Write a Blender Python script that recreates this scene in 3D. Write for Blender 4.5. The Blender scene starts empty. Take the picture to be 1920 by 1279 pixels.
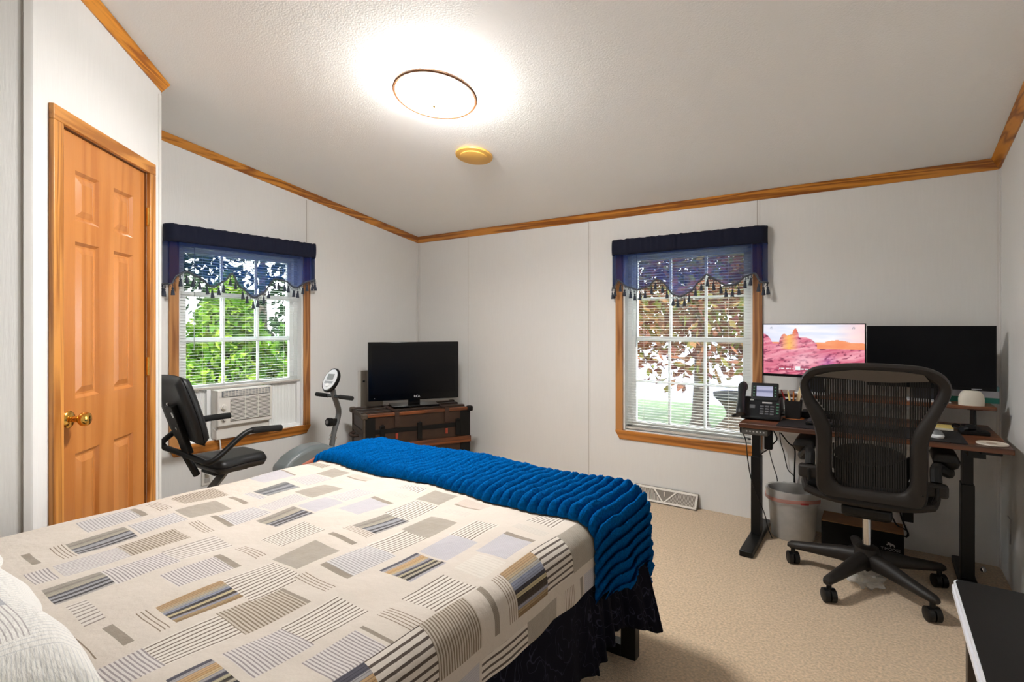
import bpy, bmesh, math, random
import numpy as np
from mathutils import Vector, Matrix, Euler

# ------------------------------------------------------------------ camera, light, exposure
S = bpy.context.scene
COL = S.collection
random.seed(7)
F, HX, HY, ZC, TH = 980.0, 960.0, 612.0, 1.28, math.radians(35)
CAM = Vector((3.788, -3.764, ZC))
cd = bpy.data.cameras.new('camera'); cam = bpy.data.objects.new('camera', cd); COL.objects.link(cam)
cd.sensor_width = 36; cd.lens = 36 * F / 1920; cd.shift_y = (HY - 639.5) / 1920; cd.clip_start = .05
cam.location = CAM; cam.rotation_euler = (math.pi / 2, 0, TH)
S.camera = cam
S.view_settings.view_transform = 'Standard'; S.view_settings.look = 'None'
S.view_settings.gamma = 1; S.view_settings.use_curve_mapping = False
S.view_settings.exposure = 2.7
LAMP = 27.5
BULB = 7.0
SKY = 2.3
SUN = 3.0
w = bpy.data.worlds.new('sky'); S.world = w; w.use_nodes = True
bg = w.node_tree.nodes['Background']; bg.inputs[0].default_value = (.86, .93, 1, 1); bg.inputs[1].default_value = SKY
sl = bpy.data.lights.new('sun', 'SUN'); sun = bpy.data.objects.new('sun', sl); COL.objects.link(sun)
sl.energy = SUN; sl.angle = .01; sl.color = (1, .95, .86)
sun.rotation_euler = Vector((-.55, .5, -1.0)).to_track_quat('-Z', 'Y').to_euler()

# ------------------------------------------------------------------ pixel helpers (directions only; depth from the plane touched)
RT = Vector((math.cos(TH), math.sin(TH), 0)); FW = Vector((-math.sin(TH), math.cos(TH), 0))
def ray(px, py): return FW + RT * ((px - HX) / F) + Vector((0, 0, (HY - py) / F))
def onplane(px, py, n, d):
    n = Vector(n); v = ray(px, py); return CAM + v * ((d - n.dot(CAM)) / n.dot(v))
def PX(px, py, x): return onplane(px, py, (1, 0, 0), x)
def PY(px, py, y): return onplane(px, py, (0, 1, 0), y)
def PZ(px, py, z): return onplane(px, py, (0, 0, 1), z)

# ------------------------------------------------------------------ materials
def lin(c):
    return tuple(((x / 255) / 12.92 if x / 255 <= .04045 else ((x / 255 + .055) / 1.055) ** 2.4) for x in c)
MATS = {}
def nodes(m):
    return m.node_tree.nodes, m.node_tree.links
def mat(name, rgb, rough=.5, metal=0, noise=0, nscale=40, bump=0, bscale=200, spec=.5, stretch=(1, 1, 1), coat=0, emit=None, estr=0, sheen=0, alpha=None, trans=0):
    if name in MATS: return MATS[name]
    m = bpy.data.materials.new(name); m.use_nodes = True; MATS[name] = m
    N, L = nodes(m); b = N['Principled BSDF']
    c = lin(rgb); b.inputs['Base Color'].default_value = (*c, 1)
    b.inputs['Roughness'].default_value = rough; b.inputs['Metallic'].default_value = metal
    b.inputs['Specular IOR Level'].default_value = spec; b.inputs['Coat Weight'].default_value = coat
    b.inputs['Sheen Weight'].default_value = sheen
    b.inputs['Transmission Weight'].default_value = trans
    if emit: b.inputs['Emission Color'].default_value = (*lin(emit), 1); b.inputs['Emission Strength'].default_value = estr
    if noise or bump:
        tc = N.new('ShaderNodeTexCoord'); mp = N.new('ShaderNodeMapping'); mp.inputs['Scale'].default_value = stretch
        L.new(tc.outputs['Object'], mp.inputs['Vector'])
    if noise:
        n = N.new('ShaderNodeTexNoise'); n.inputs['Scale'].default_value = nscale; n.inputs['Detail'].default_value = 4
        L.new(mp.outputs[0], n.inputs['Vector'])
        r = N.new('ShaderNodeValToRGB'); r.color_ramp.elements[0].position = .3; r.color_ramp.elements[1].position = .7
        r.color_ramp.elements[0].color = (*[x * (1 - noise) for x in c], 1); r.color_ramp.elements[1].color = (*[min(1, x * (1 + noise)) for x in c], 1)
        L.new(n.outputs[0], r.inputs[0]); L.new(r.outputs[0], b.inputs['Base Color'])
    if bump:
        n2 = N.new('ShaderNodeTexNoise'); n2.inputs['Scale'].default_value = bscale; n2.inputs['Detail'].default_value = 3
        L.new(mp.outputs[0], n2.inputs['Vector'])
        bp = N.new('ShaderNodeBump'); bp.inputs['Strength'].default_value = bump; bp.inputs['Distance'].default_value = .004
        L.new(n2.outputs[0], bp.inputs['Height']); L.new(bp.outputs[0], b.inputs['Normal'])
    return m
def wood(name, light, dark, axis, scale=14, rough=.35, coat=.25, rz=0, stretch=.045):
    if name in MATS: return MATS[name]
    m = bpy.data.materials.new(name); m.use_nodes = True; MATS[name] = m
    N, L = nodes(m); b = N['Principled BSDF']
    b.inputs['Roughness'].default_value = rough; b.inputs['Coat Weight'].default_value = coat; b.inputs['Coat Roughness'].default_value = .2
    tc = N.new('ShaderNodeTexCoord'); mp = N.new('ShaderNodeMapping')
    sc = [1, 1, 1]; sc[axis] = stretch; mp.inputs['Scale'].default_value = sc
    rt = N.new('ShaderNodeVectorRotate'); rt.rotation_type = 'Z_AXIS'; rt.inputs['Angle'].default_value = rz
    L.new(tc.outputs['Object'], rt.inputs['Vector']); L.new(rt.outputs[0], mp.inputs[0])
    n = N.new('ShaderNodeTexNoise'); n.inputs['Scale'].default_value = scale; n.inputs['Detail'].default_value = 2; n.inputs['Distortion'].default_value = .6
    L.new(mp.outputs[0], n.inputs[0])
    mu = N.new('ShaderNodeMath'); mu.operation = 'MULTIPLY'; mu.inputs[1].default_value = 9
    fr = N.new('ShaderNodeMath'); fr.operation = 'PINGPONG'; fr.inputs[1].default_value = 1
    L.new(n.outputs[0], mu.inputs[0]); L.new(mu.outputs[0], fr.inputs[0])
    n2 = N.new('ShaderNodeTexNoise'); n2.inputs['Scale'].default_value = 220; L.new(mp.outputs[0], n2.inputs[0])
    ad = N.new('ShaderNodeMath'); ad.operation = 'MULTIPLY_ADD'; ad.inputs[1].default_value = .5
    L.new(n2.outputs[0], ad.inputs[0]); L.new(fr.outputs[0], ad.inputs[2])
    r = N.new('ShaderNodeValToRGB'); e = r.color_ramp.elements
    e[0].position = .35; e[0].color = (*lin(dark), 1); e[1].position = .95; e[1].color = (*lin(light), 1)
    L.new(ad.outputs[0], r.inputs[0]); L.new(r.outputs[0], b.inputs['Base Color'])
    bp = N.new('ShaderNodeBump'); bp.inputs['Strength'].default_value = .12; bp.inputs['Distance'].default_value = .002
    L.new(n2.outputs[0], bp.inputs['Height']); L.new(bp.outputs[0], b.inputs['Normal'])
    return m
def see_through(name, rgb, opac, rough=.8, transl=.4):
    if name in MATS: return MATS[name]
    m = bpy.data.materials.new(name); m.use_nodes = True; MATS[name] = m
    N, L = nodes(m); N.remove(N['Principled BSDF']); o = N['Material Output']
    t = N.new('ShaderNodeBsdfTransparent'); d = N.new('ShaderNodeBsdfDiffuse'); tr = N.new('ShaderNodeBsdfTranslucent')
    d.inputs[0].default_value = (*lin(rgb), 1); tr.inputs[0].default_value = (*lin(rgb), 1)
    a = N.new('ShaderNodeMixShader'); a.inputs[0].default_value = transl; L.new(d.outputs[0], a.inputs[1]); L.new(tr.outputs[0], a.inputs[2])
    mx = N.new('ShaderNodeMixShader'); mx.inputs[0].default_value = opac
    L.new(t.outputs[0], mx.inputs[1]); L.new(a.outputs[0], mx.inputs[2]); L.new(mx.outputs[0], o.inputs[0])
    return m
def glass_mat():
    m = bpy.data.materials.new('window_glass'); m.use_nodes = True
    N, L = nodes(m); N.remove(N['Principled BSDF']); o = N['Material Output']
    t = N.new('ShaderNodeBsdfTransparent'); t.inputs[0].default_value = (.96, .98, .97, 1)
    g = N.new('ShaderNodeBsdfGlossy'); g.inputs['Roughness'].default_value = .02
    f = N.new('ShaderNodeFresnel'); f.inputs[0].default_value = 1.45
    mx = N.new('ShaderNodeMixShader'); L.new(f.outputs[0], mx.inputs[0]); L.new(t.outputs[0], mx.inputs[1]); L.new(g.outputs[0], mx.inputs[2])
    L.new(mx.outputs[0], o.inputs[0]); return m
def painted(name, emit):
    if name in MATS: return MATS[name]
    m = bpy.data.materials.new(name); m.use_nodes = True; MATS[name] = m
    N, L = nodes(m); b = N['Principled BSDF']; a = N.new('ShaderNodeVertexColor'); a.layer_name = 'Col'
    b.inputs['Base Color'].default_value = (.01, .01, .012, 1); b.inputs['Roughness'].default_value = .3
    L.new(a.outputs[0], b.inputs['Emission Color']); b.inputs['Emission Strength'].default_value = emit
    return m
def leaf(name, c0, c1, c2, transl=.35):
    m = bpy.data.materials.new(name); m.use_nodes = True
    N, L = nodes(m); N.remove(N['Principled BSDF']); o = N['Material Output']
    g = N.new('ShaderNodeNewGeometry'); r = N.new('ShaderNodeValToRGB'); e = r.color_ramp.elements
    e[0].color = (*lin(c0), 1); e[1].color = (*lin(c2), 1); k = e.new(.5); k.color = (*lin(c1), 1)
    L.new(g.outputs['Random Per Island'], r.inputs[0])
    d = N.new('ShaderNodeBsdfDiffuse'); t = N.new('ShaderNodeBsdfTranslucent'); mx = N.new('ShaderNodeMixShader'); mx.inputs[0].default_value = transl
    L.new(r.outputs[0], d.inputs[0]); L.new(r.outputs[0], t.inputs[0]); L.new(d.outputs[0], mx.inputs[1]); L.new(t.outputs[0], mx.inputs[2]); L.new(mx.outputs[0], o.inputs[0])
    return m

WALL = mat('wall_panel_vinyl', (225, 224, 221), .55, noise=.012, nscale=90, stretch=(1, 1, .08), bump=.15, bscale=160)
CEIL = mat('stippled_ceiling', (247, 247, 245), .8, bump=.35, bscale=140)
BATTEN = mat('batten_white', (222, 220, 216), .5)
CARPET = mat('beige_carpet', (203, 179, 149), .95, noise=.26, nscale=95, bump=1.0, bscale=260, spec=.1, sheen=.3)
OAKX = wood('oak_x', (206, 136, 48), (140, 78, 18), 0)
OAKY = wood('oak_y', (206, 136, 48), (140, 78, 18), 1)
OAKZ = wood('oak_z', (186, 130, 76), (138, 86, 44), 2)
OAKD = wood('oak_diagonal', (222, 146, 44), (164, 92, 16), 0, rz=math.radians(-135 + 180))
DOORW = wood('honey_door', (196, 128, 66), (182, 112, 52), 2, scale=5, rough=.3, coat=.4)
VINYL = mat('white_vinyl', (240, 241, 240), .4)
SLAT = mat('blind_slat_white', (238, 238, 234), .4)
BRASS = mat('polished_brass', (226, 176, 84), .16, 1)
BLACKP = mat('black_plastic', (8, 8, 9), .4, spec=.3)
BLACKM = mat('black_metal', (8, 8, 8), .42, 0, spec=.35)
CHROME = mat('chrome', (205, 205, 208), .15, 1)
GLASS = glass_mat()

# ------------------------------------------------------------------ mesh building
TM = {}
class MB:
    def __init__(s): s.v = []; s.f = []
    def add(s, vs, fs):
        k = len(s.v); s.v += [tuple(p) for p in vs]; s.f += [tuple(i + k for i in q) for q in fs]; return s
    def box(s, c, d, rot=None):
        x, y, z = [q / 2 for q in d]; c = Vector(c)
        vs = [Vector(p) for p in ((-x, -y, -z), (x, -y, -z), (x, y, -z), (-x, y, -z), (-x, -y, z), (x, -y, z), (x, y, z), (-x, y, z))]
        if rot is not None:
            R = rot if isinstance(rot, Matrix) else Euler(rot).to_matrix()
            vs = [R @ p for p in vs]
        return s.add([p + c for p in vs], [(0, 3, 2, 1), (4, 5, 6, 7), (0, 1, 5, 4), (1, 2, 6, 5), (2, 3, 7, 6), (3, 0, 4, 7)])
    def bb(s, a, b):
        return s.box([(p + q) / 2 for p, q in zip(a, b)], [abs(q - p) for p, q in zip(a, b)])
    def tube(s, pts, r, n=10, closed=False, caps=True, flat=1.0, up=None):
        pts = [Vector(p) for p in pts]; m = len(pts)
        rr = r if isinstance(r, (list, tuple)) else [r] * m
        prev = None; rings = []
        for i, p in enumerate(pts):
            if closed: t = pts[(i + 1) % m] - pts[i - 1]
            else: t = pts[min(i + 1, m - 1)] - pts[max(i - 1, 0)]
            if t.length < 1e-9: t = Vector((0, 0, 1))
            t.normalize()
            if prev is None:
                a = Vector(up) if up else (Vector((0, 0, 1)) if abs(t.z) < .9 else Vector((1, 0, 0)))
                u = a - t * a.dot(t)
            else: u = prev - t * prev.dot(t)
            u.normalize(); prev = u; w_ = t.cross(u)
            rings.append([p + (u * math.cos(2 * math.pi * k / n) + w_ * math.sin(2 * math.pi * k / n) * flat) * rr[i] for k in range(n)])
        vs = [p for q in rings for p in q]; fs = []
        for i in range(m if closed else m - 1):
            j = (i + 1) % m
            for k in range(n):
                l = (k + 1) % n; fs.append((i * n + k, i * n + l, j * n + l, j * n + k))
        if caps and not closed:
            fs.append(tuple(reversed(range(n)))); fs.append(tuple(range((m - 1) * n, m * n)))
        return s.add(vs, fs)
    def cyl(s, a, b, r, r2=None, n=20): return s.tube([a, b], [r, r if r2 is None else r2], n)
    def lathe(s, prof, n=32, c=(0, 0, 0), M=None, sx=1, sy=1, caps=True):
        vs = []; fs = []; m = len(prof)
        for r, z in prof:
            for k in range(n):
                a = 2 * math.pi * k / n; p = Vector((r * math.cos(a) * sx, r * math.sin(a) * sy, z))
                if M is not None: p = M @ p
                vs.append(p + Vector(c))
        for i in range(m - 1):
            for k in range(n):
                l = (k + 1) % n; fs.append((i * n + k, i * n + l, (i + 1) * n + l, (i + 1) * n + k))
        if caps and prof[0][0] > 1e-6: fs.append(tuple(reversed(range(n))))
        if caps and prof[-1][0] > 1e-6: fs.append(tuple(range((m - 1) * n, m * n)))
        return s.add(vs, fs)
    def prism(s, poly, fn, w0, w1):
        n = len(poly)
        return s.add([fn(u, v, w0) for u, v in poly] + [fn(u, v, w1) for u, v in poly],
                     [tuple(reversed(range(n))), tuple(range(n, 2 * n))] + [(i, (i + 1) % n, n + (i + 1) % n, n + i) for i in range(n)])
    def hexa(s, q0, q1):   # two matching polygons joined
        n = len(q0)
        return s.add(list(q0) + list(q1), [tuple(reversed(range(n))), tuple(range(n, 2 * n))] + [(i, (i + 1) % n, n + (i + 1) % n, n + i) for i in range(n)])
    def grid(s, us, vs_, fn):
        V = [fn(u, v) for v in vs_ for u in us]; a = len(us)
        return s.add(V, [(j * a + i, j * a + i + 1, (j + 1) * a + i + 1, (j + 1) * a + i) for j in range(len(vs_) - 1) for i in range(a - 1)])
    def build(s, name, m, parent=None, label=None, bev=None, world=False, smooth=35, fix=True, solid=None, sub=0, kind=None):
        vs = s.v
        if world and parent is not None:
            Mi = TM[parent.name].inverted(); vs = [tuple(Mi @ Vector(p)) for p in vs]
        me = bpy.data.meshes.new(name); me.from_pydata(vs, [], s.f)
        if fix:
            b = bmesh.new(); b.from_mesh(me); bmesh.ops.recalc_face_normals(b, faces=b.faces); b.to_mesh(me); b.free()
        if smooth:
            me.polygons.foreach_set('use_smooth', [True] * len(me.polygons)); me.set_sharp_from_angle(angle=math.radians(smooth))
        me.materials.append(m); me.update()
        o = bpy.data.objects.new(name, me); COL.objects.link(o)
        if parent is not None:
            o.parent = parent; TM[o.name] = TM[parent.name]
        else: TM[o.name] = Matrix.Identity(4)
        if label: o['label'] = label
        if kind: o['kind'] = kind
        if solid:
            k = o.modifiers.new('solid', 'SOLIDIFY'); k.thickness = solid; k.offset = 0
        if bev:
            k = o.modifiers.new('bevel', 'BEVEL'); k.width = bev; k.segments = 3; k.limit_method = 'ANGLE'; k.angle_limit = math.radians(40); k.harden_normals = False
        if sub:
            k = o.modifiers.new('sub', 'SUBSURF'); k.levels = sub; k.render_levels = sub
        return o
def thing(name, label, cat, loc=(0, 0, 0), rz=0, group=None):
    o = bpy.data.objects.new(name, None); COL.objects.link(o); o.empty_display_size = .05
    o.location = loc; o.rotation_euler = (0, 0, rz); TM[o.name] = Matrix.Translation(loc) @ Matrix.Rotation(rz, 4, 'Z')
    return tag(o, label, cat, group)
def tag(o, label, cat, group=None, kind=None):
    o['label'] = label; o['category'] = cat
    if group: o['group'] = group
    if kind: o['kind'] = kind
    return o
def struct(o, label=None, cat=None):
    o['kind'] = 'structure'
    if label: o['label'] = label
    if cat: o['category'] = cat
    return o
def copy_at(o, parent, loc, rot=None, scale=None):
    c = o.copy(); COL.objects.link(c); c.parent = parent; c.location = loc
    if rot: c.rotation_euler = rot
    if scale: c.scale = scale
    return c
def text_mesh(name, body, size, M, m, parent, world=False, align='CENTER'):
    cu = bpy.data.curves.new(name, 'FONT'); cu.body = body; cu.size = size; cu.align_x = align; cu.align_y = 'CENTER'; cu.extrude = size * .02
    t = bpy.data.objects.new(name, cu); COL.objects.link(t)
    me = bpy.data.meshes.new_from_object(t); bpy.data.objects.remove(t)
    if world: M = TM[parent.name].inverted() @ M
    me.transform(M); me.materials.clear(); me.materials.append(m); me.name = name
    o = bpy.data.objects.new(name, me); COL.objects.link(o); o.parent = parent; return o
def crom(pts, k=6, closed=False):
    P = [Vector(p) for p in pts]; n = len(P); out = []
    for i in range(n if closed else n - 1):
        if closed: a, b, c, d = P[i - 1], P[i], P[(i + 1) % n], P[(i + 2) % n]
        else: a, b, c, d = P[max(i - 1, 0)], P[i], P[i + 1], P[min(i + 2, n - 1)]
        for j in range(k):
            t = j / k
            out.append(.5 * ((2 * b) + (c - a) * t + (2 * a - 5 * b + 4 * c - d) * t * t + (3 * b - a - 3 * c + d) * t ** 3))
    if not closed: out.append(P[-1])
    return out
def frange(a, b, n): return [a + (b - a) * i / (n - 1) for i in range(n)]
def paint(name, us, vs, fn, colfn, m, parent, world=False):
    mb = MB().grid(us, vs, fn); o = mb.build(name, m, parent, world=world, smooth=0, fix=False)
    at = o.data.color_attributes.new('Col', 'FLOAT_COLOR', 'POINT')
    cols = []
    for j, v in enumerate(vs):
        for i, u in enumerate(us):
            cols += [*lin(colfn(i / (len(us) - 1), j / (len(vs) - 1))), 1]
    at.data.foreach_set('color', cols); return o

# ------------------------------------------------------------------ the room
RX = 4.32; PITCH = .16; Z0 = 2.165; YB = -4.33
def cz(y): return Z0 - PITCH * y
P1 = Vector((.678, -2.564, 0)); P2 = Vector((1.334, -3.22, 0))
struct(MB().bb((-.12, YB - .12, -.1), (RX + .12, .12, 0)).build('floor', CARPET), 'beige cut pile carpet covering the bedroom floor', 'floor')
mb = MB(); ya, yb = YB - .12, .12
mb.hexa([(-.12, ya, cz(ya)), (RX + .12, ya, cz(ya)), (RX + .12, yb, cz(yb)), (-.12, yb, cz(yb))], [(-.12, ya, cz(ya) + .1), (RX + .12, ya, cz(ya) + .1), (RX + .12, yb, cz(yb) + .1), (-.12, yb, cz(yb) + .1)])
struct(mb.build('ceiling', CEIL), 'sloping off-white stippled ceiling', 'ceiling')
WH = .4575; WTOP = 1.86; WSILL = .487            # half width, head and sill of the window openings
WBX = 2.65; WAY = -1.743
def wall_piece(mb, axis, t0, t1, a, b, lo, hi):   # axis 'x': wall runs along y ; 'y': runs along x; hi None = ceiling
    ha, hb = (hi, hi) if hi is not None else ((cz(a), cz(b)) if axis == 'x' else (cz(0), cz(0)))
    if axis == 'x':
        q = lambda t: [(t, a, lo), (t, b, lo), (t, b, hb), (t, a, ha)]
    else: q = lambda t: [(a, t, lo), (b, t, lo), (b, t, hb), (a, t, ha)]
    mb.hexa(q(t0), q(t1))
mb = MB()
for a, b, lo, hi in ((-.12, WBX - WH, 0, None), (WBX + WH, RX + .12, 0, None), (WBX - WH, WBX + WH, 0, WSILL - .02), (WBX - WH, WBX + WH, WTOP, None)): wall_piece(mb, 'y', 0, .12, a, b, lo, hi)
wb = struct(mb.build('wall_back', WALL), 'beige panelled wall with the window beside the desk', 'wall')
mb = MB()
for a, b, lo, hi in ((-2.664, WAY - WH, 0, None), (WAY + WH, 0, 0, None), (WAY - WH, WAY + WH, 0, WSILL - .02), (WAY - WH, WAY + WH, WTOP, None)): wall_piece(mb, 'x', -.12, 0, a, b, lo, hi)
wa = struct(mb.build('wall_left', WALL), 'beige panelled wall with the air conditioner window', 'wall')
mb = MB(); wall_piece(mb, 'x', RX, RX + .12, YB, 0, 0, None)
wc = struct(mb.build('wall_right', WALL), 'plain beige wall to the right of the desk', 'wall')
mb = MB().hexa([(1.234, YB, 0), (RX + .12, YB, 0), (RX + .12, YB, cz(YB)), (1.234, YB, cz(YB))], [(1.234, YB - .12, 0), (RX + .12, YB - .12, 0), (RX + .12, YB - .12, cz(YB - .12)), (1.234, YB - .12, cz(YB - .12))])
struct(mb.build('wall_front', WALL), 'beige wall behind the head of the bed', 'wall')
mb = MB(); wall_piece(mb, 'x', 1.234, 1.334, YB, -3.22, 0, None)
wn = struct(mb.build('wall_near_left', WALL), 'beige wall left of the closet door', 'wall')
mb = MB().hexa([(0, -2.564, 0), (.678, -2.564, 0), (.678, -2.564, cz(-2.564)), (0, -2.564, cz(-2.564))], [(0, -2.664, 0), (.637, -2.664, 0), (.637, -2.664, cz(-2.664)), (0, -2.664, cz(-2.664))])
struct(mb.build('wall_closet_return', WALL), 'short closet wall hidden behind the angled corner', 'wall')
# angled closet wall; d runs from P2 to P1, o points into the room
DD = (P1 - P2).normalized(); OO = Vector((1, 1, 0)).normalized(); DL = (P1 - P2).length
def dg(d, o, z): p = P2 + DD * d + OO * o; return (p.x, p.y, z)
DO0, DO1, DOT = .135, .78, 2.05
mb = MB()
for a, b, lo, hi in ((0, DO0, 0, None), (DO1, DL, 0, None), (DO0, DO1, DOT, None)):
    q = []
    for o in (0, -.1):
        pa, pb = dg(a, o, 0), dg(b, o, 0)
        q.append([(pa[0], pa[1], lo), (pb[0], pb[1], lo), (pb[0], pb[1], cz(pb[1])), (pa[0], pa[1], cz(pa[1]))])
    mb.hexa(*q)
wd = struct(mb.build('wall_angled', WALL), 'angled beige closet wall holding the oak door', 'wall')
# battens and seams
def batten(parent, a, b, name='seam_batten'): MB().bb(a, b).build(name, BATTEN, parent)
SEAM = mat('panel_seam_grey', (172, 166, 157), .7)  # darker colour of the thin strips along the panel joints
for px, w_ in ((1104, .005), (1420, .005), (878, .002)):
    x = PY(px, 500, 0).x; lo, hi = (0, Z0 - .05) if px != 1420 else (WTOP + .06, Z0 - .05)
    MB().bb((x - w_ / 2, -.002, lo), (x + w_ / 2, 0, hi)).build('panel_seam', SEAM, wb)
    batten(wb, (x + w_ / 2, -.003, lo), (x + w_ / 2 + .012, 0, hi))
for px in (577,):
    y = PX(px, 400, 0).y
    batten(wa, (0, y - .01, WTOP + .06), (.003, y + .01, cz(y) - .06)); MB().bb((0, y - .014, WTOP + .06), (.002, y - .01, cz(y) - .06)).build('panel_seam', SEAM, wa)
batten(wa, (0, -.03, 0), (.004, -.006, Z0 - .05), 'corner_batten'); batten(wb, (.004, -.004, 0), (.026, 0, Z0 - .05), 'corner_batten')
batten(wb, (RX - .014, -.004, 0), (RX - .004, 0, Z0 - .05), 'corner_batten'); batten(wc, (RX - .004, -.03, 0), (RX, -.004, Z0 - .05), 'corner_batten')
yA = PX(43, 500, 1.334).y
batten(wn, (1.334, yA, 0), (1.341, -3.228, cz(-3.22) - .06), 'corner_batten')
MB().bb((1.334, yA - .006, 0), (1.336, yA, 2.6)).build('panel_seam', SEAM, wn)
q = [dg(DL - .028, 0, 0), dg(DL - .002, 0, 0), dg(DL - .002, .004, 0), dg(DL - .028, .004, 0)]
mb = MB().hexa(q, [(p[0], p[1], 2.5) for p in q]); mb.build('corner_batten', BATTEN, wd)
# crown trim
TH_ = .05
def crown(name, m, a, b, n, lab, e0=0, e1=0):
    a, b, n = Vector(a), Vector(b), Vector(n).normalized(); d = (b - a); d.z = 0; d.normalize()
    mb = MB(); q = []
    for p, e in ((a, -e0), (b, e1)):
        P = [p, p + n * .007 + d * e * .007, p + n * .04 + d * e * .04, p]
        z = [cz(p.y) - TH_ - .001, cz(P[1].y) - TH_ - .001, cz(P[2].y) - .0015, cz(p.y) - .0015]
        q.append([(v.x, v.y, zz) for v, zz in zip(P, z)])
    return struct(mb.hexa(*q).build(name, m), lab, 'trim')
crown('trim_1', OAKX, (0, 0, 0), (RX, 0, 0), (0, -1, 0), 'oak crown trim along the wall above the desk window', -1, -1)
crown('trim_2', OAKY, (0, -2.564, 0), (0, 0, 0), (1, 0, 0), 'sloping oak crown trim above the air conditioner window', -1, -1)
crown('trim_3', OAKY, (RX, YB, 0), (RX, 0, 0), (-1, 0, 0), 'sloping oak crown trim above the right wall', 0, -1)
crown('trim_4', OAKD, P2, P1, OO, 'sloping oak crown trim above the closet door', 0, .41)
crown('trim_5', OAKX, (0, -2.564, 0), (.678, -2.564, 0), (0, 1, 0), 'oak crown trim on the closet return wall', -1, .41)
crown('trim_6', OAKY, (1.334, YB, 0), (1.334, -3.22, 0), (1, 0, 0), 'oak crown trim left of the closet door', 0, 0)

# ------------------------------------------------------------------ closet door
RZD = math.atan2(DD.y, DD.x)                        # local x along the wall, local y = away from room
dr = thing('door_1', 'honey oak six-panel closet door with brass knob', 'door', tuple(P2), RZD); struct(dr)
CW = .058
def L3(mb, a, b): return mb.bb(a, b)
# local: x=d ; y: into the room is -? (rotate (0,1)) -> check sign with OO
SGN = 1 if Matrix.Rotation(RZD, 3, 'Z') @ Vector((0, 1, 0)) @ OO > 0 else -1
def dbox(x0, x1, o0, o1, z0, z1): return MB().bb((x0, SGN * o0, z0), (x1, SGN * o1, z1))
for x0, x1 in ((DO0 - CW, DO0), (DO1, DO1 + CW)): dbox(x0, x1, 0, .018, 0, DOT).build('casing', OAKZ if False else wood('oak_casing_z', (206, 140, 66), (160, 98, 36), 2), dr, bev=.003)
dbox(DO0 - CW, DO1 + CW, 0, .018, DOT, DOT + CW).build('casing', wood('oak_casing_x', (206, 140, 66), (160, 98, 36), 0), dr, bev=.003)
slab = MB()
D0, D1, DB, DT = DO0 + .004, DO1 - .004, .015, DOT - .004
PW = [(D0 + .1, D0 + .29), (D0 + .375, D0 + .54)]
PW = [(D0 + .105, D0 + .265), (D0 + .372, D0 + .532)]
PH = [(.17, .77), (.99, 1.62), (1.705, 1.905)]
OF = -.008                                          # door face offset from the wall plane
xs = [D0, PW[0][0], PW[0][1], PW[1][0], PW[1][1], D1]; zs = [DB, PH[0][0], PH[0][1], PH[1][0], PH[1][1], PH[2][0], PH[2][1], DT]
for i in range(5):
    for j in range(7):
        pan = i in (1, 3) and j in (1, 3, 5)
        if not pan: slab.bb((xs[i], SGN * OF, zs[j]), (xs[i + 1], SGN * (OF - .034), zs[j + 1]))
slab.build('door_slab', DOORW, dr, smooth=0)
for i in (1, 3):
    for j in (1, 3, 5):
        x0, x1, z0, z1 = xs[i], xs[i + 1], zs[j], zs[j + 1]
        mb = MB(); rr = [(0, OF), (.012, OF - .012), (.02, OF - .012), (.045, OF - .003)]
        loops = [[(x0 + e, SGN * o, z0 + e), (x1 - e, SGN * o, z0 + e), (x1 - e, SGN * o, z1 - e), (x0 + e, SGN * o, z1 - e)] for e, o in rr]
        vs = [p for l in loops for p in l]; fs = []
        for k in range(3):
            for q in range(4): fs.append((k * 4 + q, k * 4 + (q + 1) % 4, k * 4 + 4 + (q + 1) % 4, k * 4 + 4 + q))
        fs.append((12, 13, 14, 15)); mb.add(vs, fs); mb.build('door_panel', DOORW, dr, smooth=0)
kx, kz = D0 + .06, PX(145, 783, 1.162).z
M = Matrix.Rotation(-math.pi / 2 * SGN, 3, 'X')
MB().lathe([(0, .0), (.033, .0), (.034, .006), (.026, .013), (.012, .016), (.011, .035), (.017, .04), (.026, .05), (.028, .062), (.024, .072), (.014, .077), (0, .077)], 28, (kx, SGN * OF, kz), M).build('door_knob', BRASS, dr, label='polished brass round door knob')
for z in (.25, 1.08, 1.83):
    MB().cyl((D1 + .006, SGN * .006, z - .045), (D1 + .006, SGN * .006, z + .045), .007).build('hinge', BRASS, dr)
MB().bb((DO0, SGN * -.05, 0), (DO0 + .003, SGN * -.0, DOT)).bb((DO1 - .003, SGN * -.05, 0), (DO1, 0, DOT)).bb((DO0, SGN * -.05, DOT - .003), (DO1, 0, DOT)).build('jamb', mat('dark_oak_jamb', (120, 72, 26), .5), dr, smooth=0)
MB().bb((DO0, SGN * -.06, 0), (DO1, SGN * -.05, DOT)).build('door_back', DOORW, dr, smooth=0)

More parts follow.
